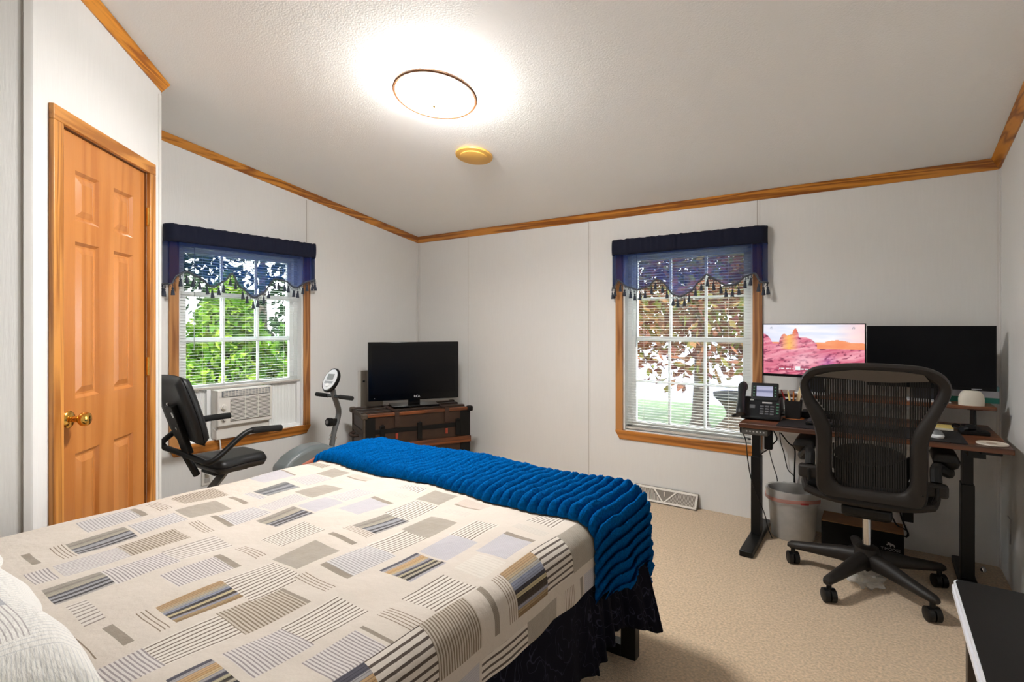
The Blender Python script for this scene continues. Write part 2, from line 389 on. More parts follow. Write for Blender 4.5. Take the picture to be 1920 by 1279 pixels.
# ------------------------------------------------------------------ windows
def make_window(name, label, loc, rz, raise_, lower_open):
    t = thing(name, label, 'window', loc, rz); struct(t)
    o = WH + .058
    wz = OAKZ; wx = wood('oak_sill_x', (196, 126, 54), (140, 84, 30), 0)
    for s in (-1, 1): MB().bb((s * WH, -.016, WSILL - .003), (s * o, 0, WTOP + .058)).build('casing', wz, t, bev=.003)
    MB().bb((-WH, -.016, WTOP), (WH, 0, WTOP + .058)).build('casing', wx, t, bev=.003)
    MB().bb((-o, -.02, WSILL - .018), (o, .062, WSILL)).build('stool', wx, t, bev=.003)
    mb = MB(); zt, zb = WSILL - .018, .418
    mb.hexa([(-o + .004, -.017, zt), (o - .004, -.017, zt), (o - .03, -.008, zb), (-o + .03, -.008, zb)], [(-o + .004, 0, zt), (o - .004, 0, zt), (o - .03, 0, zb), (-o + .03, 0, zb)])
    mb.build('apron', wx, t)
    # white reveal
    mb = MB()
    for s in (-1, 1): mb.bb((s * WH, 0, WSILL), (s * (WH - .012), .13, WTOP))
    mb.bb((-WH + .012, 0, WTOP - .012), (WH - .012, .13, WTOP)).bb((-WH, .0, WSILL - .001), (WH, .13, WSILL + .004)); mb.build('jamb', VINYL, t, smooth=0)
    # vinyl frame
    fw = .03; i = WH - .012; zb, zt = WSILL + .004, WTOP - .012
    mb = MB()
    for s in (-1, 1): mb.bb((s * i, .06, zb), (s * (i - fw), .125, zt))
    mb.bb((-i, .06, zb), (i, .125, zb + .03)).bb((-i, .06, zt - fw), (i, .125, zt)); mb.build('window_frame', VINYL, t, smooth=0)
    def sash(z0, z1, y, nm):
        h = i - fw; r = .034; mb = MB()
        for s in (-1, 1): mb.bb((s * h, y, z0), (s * (h - r), y + .026, z1))
        mb.bb((-h + r, y, z0), (h - r, y + .026, z0 + r)).bb((-h + r, y, z1 - r), (h - r, y + .026, z1))
        so = mb.build(nm, VINYL, t, smooth=0)
        g = h - r
        for k in (-1, 1): MB().bb((k * g / 3 - .008, y + .006, z0 + r), (k * g / 3 + .008, y + .02, z1 - r)).build('muntin', VINYL, so, smooth=0)
        zm = (z0 + z1) / 2; MB().bb((-g, y + .007, zm - .008), (g, y + .019, zm + .008)).build('muntin', VINYL, so, smooth=0)
        MB().bb((-g, y + .011, z0 + r), (g, y + .014, z1 - r)).build('pane', GLASS, so, smooth=0)
    zmid = 1.185
    sash(zmid - .017, zt - fw, .094, 'upper_sash')
    sash(zb + .03 + raise_, zmid + .017 + raise_, .066, 'lower_sash')
    return t
make_window('window_1', 'oak-framed double-hung window beside the desk', (WBX, 0, 0), 0, 0, False)
AC_TOP = .838
make_window('window_2', 'oak-framed window holding the air conditioner', (0, WAY, 0), math.pi / 2, AC_TOP - WSILL - .034, True)

def blind(label, loc, rz, zbot):
    t = thing('mini_blind', label, 'blind', loc, rz)
    h = WH - .016; zt = WTOP - .014
    MB().bb((-h, .012, zt - .028), (h, .042, zt)).build('headrail', SLAT, t, bev=.003)
    MB().bb((-h, .014, zbot), (h, .04, zbot + .016)).build('bottom_rail', mat('blind_rail_grey', (196, 190, 182), .5), t, bev=.004)
    n = int((zt - .03 - zbot - .02) / .0195)
    mb = MB(); ys = frange(-.0125, .0125, 5); tilt = math.radians(-3.2)
    mb.grid([-h + .002, h - .002], ys, lambda u, y: (u, y * math.cos(tilt), y * math.sin(tilt) + .0012 * (1 - (y / .0125) ** 2)))
    first = None
    for k in range(n):
        z = zt - .042 - k * .0195
        if first is None: first = mb.build('slat', SLAT, t, smooth=60, fix=False); first.location = (0, .027, z)
        else: copy_at(first, t, (0, .027, z))
    for x in (-.3, 0, .3): MB().cyl((x, .0135, zbot + .01), (x, .0135, zt - .02), .0008, n=5).build('ladder_cord', SLAT, t)
    MB().cyl((-h + .09, .008, zt - .03), (-h + .085, .004, zt - .72), .0035, n=8).build('wand', see_through('clear_wand', (190, 195, 195), .6), t)
    return t
blind('white mini blind lowered fully in the desk window', (WBX, 0, 0), 0, WSILL + .012)
blind('white mini blind raised above the air conditioner', (0, WAY, 0), math.pi / 2, AC_TOP + .004)

# ------------------------------------------------------------------ valances
NAVY = mat('navy_header_fabric', (6, 14, 40), .9, sheen=0, bump=.3, bscale=300)
SHEER = see_through('navy_sheer_fabric', (10, 46, 112), .72, transl=.64)
BRAID = mat('pewter_braid', (66, 70, 78), .6, noise=.4, nscale=500)
def valance(label, loc, rz, pts, hw, ztop, hdr, seed):
    rnd = random.Random(seed)
    t = thing('window_valance', label, 'valance', loc, rz, None)
    D = .072
    path = [(-hw, 0), (-hw - .004, -D * .6), (-hw + .014, -D)] + [(x, -D) for x in frange(-hw + .03, hw - .03, 90)] + [(hw - .014, -D), (hw + .004, -D * .6), (hw, 0)]
    acc = [0]
    for a, b in zip(path, path[1:]): acc.append(acc[-1] + math.dist(a, b))
    ph = [rnd.uniform(0, 6.3) for _ in range(6)]
    def rip(x, k): return k * (math.sin(x * 61 + ph[0]) * .5 + math.sin(x * 97 + ph[1]) * .35 + math.sin(x * 173 + ph[2]) * .25)
    def zb(i):
        x = path[i][0]
        if i < 2 or i > len(path) - 3: x = max(min(x, hw), -hw)
        for (x0, z0), (x1, z1) in zip(pts, pts[1:]):
            if x0 <= x <= x1:
                f = (x - x0) / (x1 - x0); f = f * f * (3 - 2 * f) * .6 + f * .4; return z0 + (z1 - z0) * f
        return pts[0][1] if x < pts[0][0] else pts[-1][1]
    idx = list(range(len(path)))
    mb = MB(); mb.grid(idx, frange(0, 1, 9), lambda i, v: (path[i][0], path[i][1] - abs(rip(path[i][0], .013)) * (1 - .4 * v) - .010 * math.sin(math.pi * v) ** .5, ztop + rip(path[i][0] * 1.3, .003) * (1 - v) - hdr * v))
    mb.build('header', NAVY, t, smooth=70, fix=False, solid=.002)
    MB().tube([(-hw + .02, -D + .012, ztop - .035), (hw - .02, -D + .012, ztop - .035)], .009, 8).build('rod', VINYL, t)
    mb = MB(); mb.grid(idx, frange(0, 1, 12), lambda i, v: (path[i][0], path[i][1] - rip(path[i][0], .005) * (1 - .5 * v), ztop - hdr + .004 + (zb(i) - ztop + hdr - .004) * v))
    mb.build('sheer_panel', SHEER, t, smooth=70, fix=False)
    edge = [(path[i][0], path[i][1] - rip(path[i][0], .0025), zb(i)) for i in idx]
    MB().tube(edge, .0062, 7).build('braid', BRAID, t)
    # tassels hang from the braid
    mb = MB(); mb.lathe([(0, 0), (.0014, 0), (.0016, -.024), (.006, -.026), (.0075, -.033), (.0045, -.038), (.008, -.041), (.0115, -.068), (.0125, -.075), (0, -.072)], 9)
    ft = None; e = 0; L_ = acc[-1]; n = 30
    tm = mat('tassel_thread', (52, 58, 72), .8, noise=.35, nscale=300)
    for k in range(n):
        d = (k + .5) / n * L_
        i = max(j for j in idx if acc[j] <= d); p = edge[i]
        if ft is None: ft = mb.build('tassel', tm, t); ft.location = (p[0], p[1] - .003, p[2] - .002)
        else: copy_at(ft, t, (p[0], p[1] - .003, p[2] - .002 + rnd.uniform(-.006, .002)), (rnd.uniform(-.08, .08), rnd.uniform(-.08, .08), 0))
    mb = MB(); 
    for k in range(130):
        d = (k + .5) / 130 * L_; i = max(j for j in idx if acc[j] <= d); p = Vector(edge[i])
        q = p + Vector((rnd.uniform(-.012, .012), -.001, -rnd.uniform(.018, .03)))
        mb.tube([p, (p + q) / 2 + Vector((rnd.uniform(-.006, .006), 0, 0)), q], .0014, 4)
    mb.build('loop_fringe', tm, t, kind='stuff')
    return t
def scB(u, v): p = PY(1120 + u / 5.33, 400 + v / 5.33, -.075); return (p.x - WBX, p.z)
def scA(u, v): p = PX(290 + u / 4.918, 400 + v / 4.918, .075); return (p.y - WAY, p.z)
ptsB = [scB(*q) for q in ((160, 745), (205, 665), (300, 735), (400, 765), (500, 735), (590, 655), (650, 690), (760, 815), (830, 835), (930, 780), (1020, 680), (1090, 610), (1180, 665), (1290, 725), (1380, 710), (1480, 630), (1570, 595), (1640, 690))]
ptsA = [scA(*q) for q in ((160, 650), (200, 575), (300, 535), (380, 575), (540, 680), (640, 630), (715, 550), (790, 680), (920, 780), (1000, 740), (1110, 600), (1200, 620), (1300, 690), (1420, 625), (1490, 612), (1520, 700))]
hB = (PY(1436, 440, -.075).x - PY(1146, 460, -.075).x) / 2; cB = (PY(1436, 440, -.075).x + PY(1146, 460, -.075).x) / 2
hA = (PX(594, 460, .075).y - PX(314, 425, .075).y) / 2; cA = (PX(594, 460, .075).y + PX(314, 425, .075).y) / 2
zt = (PY(1148, 449, -.075).z + PY(1433, 424, -.075).z) / 2
valance('navy sheer scalloped valance with tassels over the desk window', (cB, 0, 0), 0, [(x + WBX - cB, z) for x, z in ptsB], hB, zt, .115, 3)
zt = (PX(316, 419, .075).z + PX(594, 457, .075).z) / 2
valance('navy sheer scalloped valance with tassels over the air conditioner window', (0, cA, 0), math.pi / 2, [(x + WAY - cA, z) for x, z in ptsA], hA, zt, .115, 5)

# ------------------------------------------------------------------ ceiling fixtures
def ceil_pt(px, py, off=0): return onplane(px, py, (0, PITCH, 1), Z0 - off)
CN = -Vector((0, PITCH, 1)).normalized()
CR = CN.to_track_quat('Z', 'Y').to_matrix()          # local z points down from the ceiling
p = ceil_pt(818, 164, .02)
p = p - CN * ((Z0 - PITCH * p.y - p.z)); t = thing('ceiling_light', 'glowing round glass ceiling lamp with thin brass rim', 'lamp', tuple(p))
lo = Vector((0, 0, 0))
MB().lathe([(0, .002), (.14, .002), (.15, .01), (.15, .026), (0, .026)], 40, lo, CR).build('canopy', VINYL, t)
def emis(name, c, s):
    m = bpy.data.materials.new(name); m.use_nodes = True; N, L = nodes(m); N.remove(N['Principled BSDF']); e = N.new('ShaderNodeEmission')
    e.inputs[0].default_value = (*c, 1); e.inputs[1].default_value = s; L.new(e.outputs[0], N['Material Output'].inputs[0]); return m
MB().lathe([(.196, .062), (.19, .068), (.17, .08), (.13, .095), (.08, .106), (.03, .111), (0, .112)], 48, lo, CR, caps=False).build('glass_shade', emis('lamp_glass_lit', (1, .985, .965), LAMP), t)
MB().lathe([(.194, .061), (.188, .066), (.168, .077), (.128, .092), (.08, .103), (.03, .108), (0, .109)], 48, lo, CR, caps=False).build('glow_blocker', VINYL, t)  # added unseen shell that keeps the bowl's inner glow off the ceiling
MB().lathe([(.198, .052), (.204, .056), (.206, .066), (.202, .072), (.192, .0715), (.191, .067), (.195, .058), (.198, .052)], 64, lo, CR, caps=False).build('rim', mat('brass_rim', (104, 62, 18), .6), t)
bl = bpy.data.lights.new('lamp_bulb', 'POINT'); bl.energy = BULB; bl.color = (1, .985, .965); bl.shadow_soft_size = .03; bo_ = bpy.data.objects.new('lamp_bulb', bl); COL.objects.link(bo_); bo_.parent = t; bo_.location = CN * .045
MB().lathe([(0, .110), (.007, .112), (.008, .120), (.004, .126), (0, .127)], 14, lo, CR).build('finial', BRASS, t)
p = ceil_pt(889, 292, .008); p = p - CN * (Z0 - PITCH * p.y - p.z)
t = thing('ceiling_speaker', 'round yellowed plastic cover on the ceiling', 'ceiling cover', tuple(p))
YEL = mat('yellowed_plastic', (232, 182, 92), .45)
MB().lathe([(0, .001), (.112, .001), (.118, .006), (.116, .014), (.1, .018), (0, .018)], 48, lo, CR).build('rim_plate', YEL, t)
MB().lathe([(.088, .018), (.088, .024), (.08, .027), (0, .027)], 48, lo, CR).build('centre_disc', YEL, t)

# ------------------------------------------------------------------ air conditioner
ACW = mat('ac_plastic', (222, 218, 211), .45); ACD = mat('ac_dark_gap', (62, 58, 52), .7); ACG = mat('ac_vent_grey', (112, 118, 122), .5)
t = thing('air_conditioner', 'white window air conditioner with louvred grille and accordion panels', 'air conditioner', (0, WAY, WSILL + .004), math.pi / 2)
zb = WSILL + .004
def Z_(z): return z - zb
a0, a1 = -.247, .146; f0 = -.085
yl = PX(411, 770, .085).y - WAY; yr = PX(511, 755, .085).y - WAY; a0, a1 = yl, yr
z0, z1 = PX(412, 802, .085).z, AC_TOP
MB().bb((a0, -.045, Z_(zb + .001)), (a1, .42, Z_(z1 - .001))).build('housing', ACW, t, bev=.006)
W_ = a1 - a0; H_ = z1 - z0
mb = MB().bb((a0 - .004, f0 + .012, Z_(z0)), (a1 + .004, -.05, Z_(z1))); mb.build('front_panel', ACW, t, bev=.008)
# grille
gx0, gx1, gz0, gz1 = a0 + W_ * .215, a1 - W_ * .04, z0 + H_ * .13, z0 + H_ * .74
gr = MB().bb((gx0, f0 + .009, Z_(gz0)), (gx1, f0 + .013, Z_(gz1))).build('grille', ACD, t, smooth=0)
n = 16; first = None
lm = MB().box((0, 0, 0), (gx1 - gx0 + .004, .008, (gz1 - gz0) / n * .5), (math.radians(-18), 0, 0))
for k in range(n):
    z = gz0 + (k + .5) * (gz1 - gz0) / n; l_ = ((gx0 + gx1) / 2, f0 + .006, Z_(z))
    if first is None: first = lm.build('louvre', ACW, gr, smooth=0); first.location = l_
    else: copy_at(first, gr, l_)
for k in (.35, .68): MB().bb((gx0 + (gx1 - gx0) * k - .002, f0 + .002, Z_(gz0)), (gx0 + (gx1 - gx0) * k + .002, f0 + .009, Z_(gz1))).build('rib', ACW, gr)
tv_ = MB().bb((a0 + W_ * .06, f0 + .007, Z_(z0 + H_ * .8)), (a1 - W_ * .04, f0 + .013, Z_(z0 + H_ * .965))).build('air_outlet', ACG, t, smooth=0)
mb = MB()
for k in range(5): mb.bb((a0 + W_ * .075, f0 + .004, Z_(z0 + H_ * (.815 + .028 * k))), (a1 - W_ * .055, f0 + .0075, Z_(z0 + H_ * (.828 + .028 * k))))
for k in range(14): x = a0 + W_ * (.1 + .062 * k); mb.bb((x, f0 + .003, Z_(z0 + H_ * .81)), (x + .004, f0 + .0075, Z_(z0 + H_ * .955)))
mb.build('vent_fins', ACW, tv_, smooth=0)
for k, zz in enumerate((.53, .22)):
    c = (a0 + W_ * .095, f0 + .012, Z_(z0 + H_ * zz)); R = Matrix.Rotation(math.pi / 2, 3, 'X')
    MB().lathe([(.021, 0), (.021, .006), (.015, .009), (.013, .02), (0, .021)], 20, c, R).build('knob', ACW, t)
    MB().bb((c[0] - .003, f0 - .012, c[2] - .014), (c[0] + .003, f0 - .006, c[2] + .014)).build('knob_grip', ACW, t)
MB().bb((a0 + W_ * .5, f0 + .01, Z_(z0 + H_ * .762)), (a0 + W_ * .56, f0 + .0118, Z_(z0 + H_ * .778))).build('badge', mat('badge_grey', (150, 150, 150), .4), t)
def accordion(x0, x1):
    n = max(6, int((x1 - x0) / .012)); mb = MB()
    xs = frange(x0, x1, 2 * n + 1)
    mb.grid(list(range(len(xs))), [Z_(zb + .02), Z_(AC_TOP + .003)], lambda i, z: (xs[i], .045 + (.006 if i % 2 else -.001), z))
    mb.build('accordion_panel', VINYL, t, smooth=0, solid=.001, fix=False)
accordion(-WH + .014, a0 - .03); accordion(a1 + .006, WH - .04)
MB().bb((a0 - .032, .02, Z_(zb)), (a0 - .004, .05, Z_(AC_TOP))).build('side_bracket', VINYL, t, bev=.002)
MB().bb((WH - .04, .02, Z_(zb + .015)), (WH - .013, .055, Z_(AC_TOP))).build('side_bracket', VINYL, t, bev=.002)
MB().bb((-WH + .013, .022, Z_(zb)), (WH - .013, .05, Z_(zb + .02))).build('bottom_channel', VINYL, t, bev=.002)
cp = [PX(400, 803, .02), PX(405, 808, .03), PX(410, 818, .035), PX(413, 832, .035), PX(414, 850, .03), PX(413, 880, .02), PX(408, 905, .02), PX(404, 930, .02)]
MB().tube(crom(cp, 5), .005, 8).build('power_cord', VINYL, t, world=True)

# ------------------------------------------------------------------ outlet under the window
p = PX(388, 893, .004)
t = thing('wall_outlet', 'white wall outlet below the air conditioner window', 'outlet', (0.001, p.y, p.z))
MB().box((.003, 0, 0), (.006, .075, .12)).build('cover_plate', mat('outlet_plate', (206, 203, 196), .5), t, bev=.002)
for dz in (-.028, .028):
    MB().box((.007, 0, dz), (.004, .034, .03)).build('socket', mat('outlet_socket', (170, 166, 160), .5), t, bev=.003)
MB().box((.02, .0, .03), (.03, .028, .03)).build('plug', VINYL, t, bev=.004)

# ------------------------------------------------------------------ exercise bike
BX = .5
GREYM = mat('bike_grey_paint', (104, 106, 106), .4, .35); PAD = mat('black_vinyl_pad', (20, 21, 22), .45, bump=.1); SHR = mat('bike_shroud_grey', (112, 120, 122), .32)
o0 = PX(450, 900, BX)
t = thing('exercise_bike', 'grey and black recumbent exercise bike below the window', 'exercise bike', (BX, -1.9, 0))
B = lambda px, py, x=BX: PX(px, py, x)
# backrest
tp, bt = B(322, 704), B(368, 828); ax = (tp - bt); hgt = ax.length; ax.normalize(); nf = Vector((1, 0, 0)).cross(ax).normalized()  # nf: forward or back
if nf.y < 0: nf = -nf
mid = (tp + bt) / 2
mb = MB(); us = frange(-1, 1, 13); vs = frange(-1, 1, 15)
def padp(u, v, s):
    wx = .19 * (1 - .22 * max(0, -v) ** 2 - .12 * max(0, v) ** 3); ru = abs(u) ** 12; rv = abs(v) ** 14
    th = .036 * max(0, (1 - ru) * (1 - rv)) ** .4 + .002
    return mid + Vector((1, 0, 0)) * (u * wx) + ax * (v * hgt / 2) + nf * (s * th - .02 * (u * u))
mb.grid(us, vs, lambda u, v: padp(u, v, 1)); mb.grid(us, vs, lambda u, v: padp(u, v, -1))
mb.build('backrest', PAD, t, world=True, smooth=60, solid=.002)
RM = Matrix((Vector((1, 0, 0)), nf, ax)).transposed()
br = MB().box(mid - nf * .06 - ax * .1, (.09, .03, .3), RM).build('backrest_bracket', BLACKM, t, world=True, bev=.004)
for k in (-.05, .1): MB().cyl(mid - nf * .074 + ax * (k - .03) + Vector((.025, 0, 0)), mid - nf * .083 + ax * (k - .03) + Vector((.025, 0, 0)), .009).build('bolt', CHROME, br, world=True)
MB().box(mid - nf * .0765 - ax * .0 + Vector((.025, 0, 0)), (.022, .001, .03), RM).build('sticker', VINYL, br, world=True)
# seat
sc = (B(395, 862) + B(470, 850)) / 2; sz = B(470, 842).z
mb = MB()
def seatp(u, v, s):
    w0 = (.155 + .04 * max(0, -v)) * (1 - .12 * abs(v) ** 8); ru = abs(u) ** 16; rv = abs(v) ** 16
    th = .037 * max(0, (1 - ru) * (1 - rv)) ** .3 + .002
    return Vector((BX + u * w0, sc.y + v * .165 * (1 - .08 * abs(u) ** 6), sz - .042 + s * th))
mb.grid(us, vs, lambda u, v: seatp(u, v, 1)); mb.grid(us, vs, lambda u, v: seatp(u, v, -1)); mb.build('seat', PAD, t, world=True, smooth=60, solid=.002)
sb = Vector((BX, sc.y - .1, sz - .09))
MB().box(sb + Vector((0, .06, 0)), (.16, .2, .02)).build('seat_plate', BLACKM, t, world=True, bev=.004)
p0, p1 = B(428, 884), B(402, 915); d_ = (p1 - p0)
MB().tube([Vector((BX, p0.y, sz - .085)), p0 + d_ * 4.2], .027, 4, up=(1, 0, 0)).build('seat_post', GREYM, t, world=True)
# U-shaped handlebar around the seat
xn, xf = BX + .21, BX - .21
hp = [B(527, 802, xn), B(500, 804, xn), B(472, 807, xn), B(452, 818, xn), B(425, 843, xn), B(403, 862, xn)]
c0 = B(388, 868, xn - .02); c1 = B(309, 839, xf + .02)
far = [B(306, 828, xf), B(330, 808, xf), B(352, 793, xf), B(368, 788, xf), B(400, 783, xf), B(431, 779, xf)]
pts = crom(hp + [c0, c0.lerp(c1, .15), c0.lerp(c1, .5), c0.lerp(c1, .85), c1] + far, 5)
MB().tube(pts, .0165, 12).build('seat_handlebar', BLACKM, t, world=True)
for q in ((hp, 0, 2), (far, 3, 5)):
    s_ = q[0][q[1]:q[2] + 1]; MB().tube(s_, .0195, 12).build('foam_grip', mat('black_foam', (22, 22, 22), .9), t, world=True)
MB().tube([sb + Vector((0, -.1, 0)), c0.lerp(c1, .5)], .02, 8).build('bar_clamp', BLACKM, t, world=True)
# front body
prof = [(527, 869), (536, 858), (552, 846), (575, 834), (598, 830), (618, 836), (628, 850)]
pl = [(B(*q).y, B(*q).z) for q in prof]; ylast = pl[-1][0]
pl += [(ylast + .05, .36), (ylast + .09, .24), (ylast + .05, .13), (ylast - .25, .1), (pl[0][0] - .02, .22), (pl[0][0] - .03, .34)]
MB().prism(pl, lambda u, v, w_: (w_, u, v), BX - .075, BX + .075).build('shroud', SHR, t, world=True, bev=.03)
lw = [(q[0] + .015, q[1] - .075) for q in pl[:4]] + [(pl[3][0] + .1, .3), (pl[3][0] + .05, .16), (pl[0][0] - .01, .2), (pl[0][0] - .02, .3)]
MB().prism(lw, lambda u, v, w_: (w_, u, v), BX - .082, BX + .082).build('lower_cover', mat('bike_red_cover', (176, 96, 74), .5), t, world=True, bev=.02)
ms = [B(620, 856), B(622, 838), B(626, 811), B(633, 786), B(635, 771), B(632, 758), B(626, 741), B(623, 728)]
MB().tube(crom(ms, 5), .023, 12, flat=.8, up=(1, 0, 0)).build('mast', GREYM, t, world=True)
for q in ((619, 816), (618, 823), (629, 821)): c = B(*q, BX + .022); MB().cyl(c, c + Vector((.006, 0, 0)), .007, n=12).build('bolt', CHROME, t, world=True)
kc = B(633, 790); MB().box(kc + Vector((0, -.03, 0)), (.035, .035, .05)).build('tension_clamp', BLACKP, t, world=True, bev=.005)
kn = MB().tube([kc + Vector((0, -.04, 0)), kc + Vector((0, -.055, .002)), kc + Vector((0, -.085, .006)), kc + Vector((0, -.092, .007))], [.02, .031, .031, .024], 24).build('tension_knob', BLACKP, t, world=True)
MB().tube([kc + Vector((0, -.092, .007)), kc + Vector((0, -.094, .0073))], .014, 20).build('dial', mat('dial_grey', (110, 110, 112), .4), kn, world=True)
hb = B(626, 743); MB().tube([hb + Vector((-.2, -.0, 0)), hb + Vector((.2, 0, 0))], .0125, 12).build('front_handlebar', BLACKM, t, world=True)
for s in (-1, 1): MB().tube([hb + Vector((s * .07, 0, 0)), hb + Vector((s * .21, 0, 0))], .016, 12).build('foam_grip', MATS['black_foam'], t, world=True)
cc = B(619, 712); nz = Vector((.1, -.86, .5)).normalized(); RC = nz.to_track_quat('Z', 'Y').to_matrix()
co = MB().lathe([(0, -.05), (.05, -.048), (.078, -.03), (.086, -.012), (.082, .0), (0, .0)], 36, cc, RC, sx=.82, sy=1.12).build('console', BLACKP, t, world=True)
MB().lathe([(.074, .0), (.072, .004), (0, .006)], 36, cc, RC, sx=.82, sy=1.12).build('console_face', mat('console_silver', (216, 218, 220), .35), co, world=True)
MB().box(cc + RC @ Vector((0, .02, .0065)), (.062, .046, .003), RC).build('display', mat('lcd_grey', (128, 132, 132), .3), co, world=True)
MB().lathe([(.017, .004), (.016, .010), (0, .012)], 18, cc + RC @ Vector((0, -.045, 0)), RC, sx=1.1, sy=.8).build('button', VINYL, co, world=True)
MB().box(cc + RC @ Vector((0, -.022, .005)), (.08, .018, .002), RC).build('button_band', mat('band_grey', (150, 154, 156), .4), co, world=True)
MB().bb((BX - .03, -2.55, .07), (BX + .03, -1.3, .13)).build('main_rail', GREYM, t, world=True, bev=.006)
for y in (-2.52, -1.31): MB().tube([(BX - .26, y, .035), (BX + .26, y, .035)], .034, 12).build('stabiliser_foot', BLACKM, t, world=True)
for y in (-2.5, -1.33): MB().bb((BX - .03, y - .03, .05), (BX + .03, y + .03, .1)).build('foot_bracket', GREYM, t, world=True)
for s in (-1, 1):
    MB().tube([(BX + s * .09, -1.5, .22), (BX + s * .11, -1.5 + s * .1, .22 - s * .06)], .012, 8).build('crank', CHROME, t, world=True)
    MB().box((BX + s * .16, -1.5 + s * .1, .22 - s * .06), (.1, .09, .025)).build('pedal', BLACKP, t, world=True, bev=.006)

# ------------------------------------------------------------------ trunk
TA = math.radians(63.9); TL, TD, THH = .885, .4, .6
t = thing('steamer_trunk', 'old brown steamer trunk with wooden slats in the corner', 'trunk', (.570, -.642, 0), TA)
TIN = mat('trunk_brown_tin', (46, 27, 14), .5, noise=.25, nscale=18); IRON = mat('trunk_black_iron', (10, 9, 8), .6, spec=.25); SLW = wood('trunk_slat_wood', (116, 58, 14), (74, 35, 9), 0, rough=.5); OLD = mat('trunk_worn_edge', (72, 61, 50), .7, noise=.35, nscale=40); LEA = mat('trunk_leather', (48, 28, 16), .7, noise=.3, nscale=60)
h, d = TL / 2, TD / 2
MB().bb((-h, -d, .02), (h, d, .452)).build('body', TIN, t, bev=.004)
MB().bb((-h, -d, .455), (h, d, THH - .008)).build('lid', TIN, t, bev=.006)
MB().bb((-h - .003, -d - .004, .44), (h + .003, d + .004, .475)).build('lid_band', IRON, t)
MB().bb((-h - .002, -d - .003, .0), (h + .002, d + .003, .03)).build('bottom_band', IRON, t)
for s in (-1, 1):
    MB().bb((s * (h + .003), -d - .005, .03), (s * (h - .085), -d + .002, THH - .02)).build('end_plate', IRON, t)
for z in (.33, .12): MB().bb((-h - .008, -d - .018, z - .026), (h + .008, -d, z + .026)).build('slat', SLW, t, bev=.004)
MB().bb((-h, -d - .012, THH - .026), (h, -d + .014, THH)).build('slat', SLW, t, bev=.004)
for y in (-.075, .075, d - .012): MB().bb((-h, y - .022, THH - .01), (h, y + .022, THH + .004)).build('slat', wood('trunk_top_wood', (50, 32, 18), (32, 20, 12), 0, rough=.55), t, bev=.003)
for x in (-h + .14, .0, h - .11):
    l = MB().bb((x - .02, -d - .014, .37), (x + .02, -d, .505)).build('latch', IRON, t, bev=.004)
    MB().lathe([(.014, 0), (.012, .008), (0, .012)], 12, (x, -d - .014, .5), Matrix.Rotation(math.pi / 2, 3, 'X')).build('latch_boss', IRON, l)
for x in (-h + .255, h - .21):
    MB().bb((x - .018, -d - .016, .49), (x + .018, -d - .01, THH + .006)).bb((x - .018, -d - .016, THH + .004), (x + .018, d, THH + .008)).build('leather_strap', LEA, t, smooth=0)
    MB().bb((x - .011, -d - .008, .39), (x + .011, -d - .002, .435)).build('luggage_tag', mat('tag_red_leather', (140, 52, 34), .5), t, bev=.003)
mb = MB().bb((-h - .006, -d - .006, .02), (-h, d, .05)).bb((-h - .006, -d - .006, THH - .04), (-h, d, THH - .005)).bb((-h - .006, -d - .008, .02), (-h + .008, -d + .03, THH - .005)).bb((-h - .006, d - .03, .02), (-h, d, THH - .005)).bb((-h - .006, -d, .43), (-h, d, .47)); mb.build('worn_end_binding', OLD, t, smooth=0)
MB().tube(crom([(-h - .01, -.07, .42), (-h - .05, -.05, .415), (-h - .055, .05, .415), (-h - .01, .07, .42)], 5), .011, 8).build('side_handle', LEA, t)
for x in (-h, h):
    for y in (-d, d): MB().box((x, y, THH - .015), (.05, .05, .045)).build('corner_cap', OLD if x < 0 else IRON, t, bev=.012)

# ------------------------------------------------------------------ television
t = thing('television', 'black flat-screen television standing on the trunk', 'television', (.545, -.59, THH + .0085), math.radians(54.9))
W2 = .382; zb_, zt_ = .05, .54
GLOSS = mat('piano_black', (4, 4, 5), .15, spec=.3); SCR = mat('dark_screen', (5, 5, 7), .2, spec=.25)
MB().bb((-W2, -.03, zb_), (W2, .012, zt_)).build('bezel', GLOSS, t, bev=.006)
MB().bb((-W2 + .032, -.0306, zb_ + .056), (W2 - .032, -.0302, zt_ - .03)).build('screen', SCR, t, smooth=0)
MB().bb((-.24, .012, .1), (.24, .055, .45)).build('rear_cover', BLACKP, t, bev=.015)
MB().bb((-.05, -.012, .012), (.05, .02, .07)).build('neck', GLOSS, t, bev=.004)
MB().bb((-.2, -.1, 0), (.2, .1, .012)).build('stand', GLOSS, t, bev=.005)
text_mesh('brand_lettering', 'RCA', .026, Matrix.Translation((.02, -.0312, zb_ + .028)) @ Matrix.Rotation(math.pi / 2, 4, 'X'), mat('logo_white', (220, 222, 226), .4), t)
MB().bb((-W2 + .05, -.0312, zb_ + .02), (-W2 + .054, -.03, zb_ + .024)).build('power_light', mat('led_white', (230, 230, 230), .4), t)

# ------------------------------------------------------------------ leaning panel behind the trunk
p = PX(675, 720, .03)
t = thing('leaning_panel', 'tall white-edged panel leaning on the wall behind the trunk', 'panel', (.02, p.y, 0))
hh = PX(678, 696, .03).z
MB().bb((-.018, .004, 0), (.012, .26, hh)).build('board', mat('panel_grey_board', (150, 142, 130), .6), t)
MB().bb((-.019, -.002, 0), (.016, .004, hh + .003)).build('edge_strip', BATTEN, t)
MB().bb((.012, .03, hh - .1), (.02, .045, hh - .085)).build('clip', BLACKP, t)

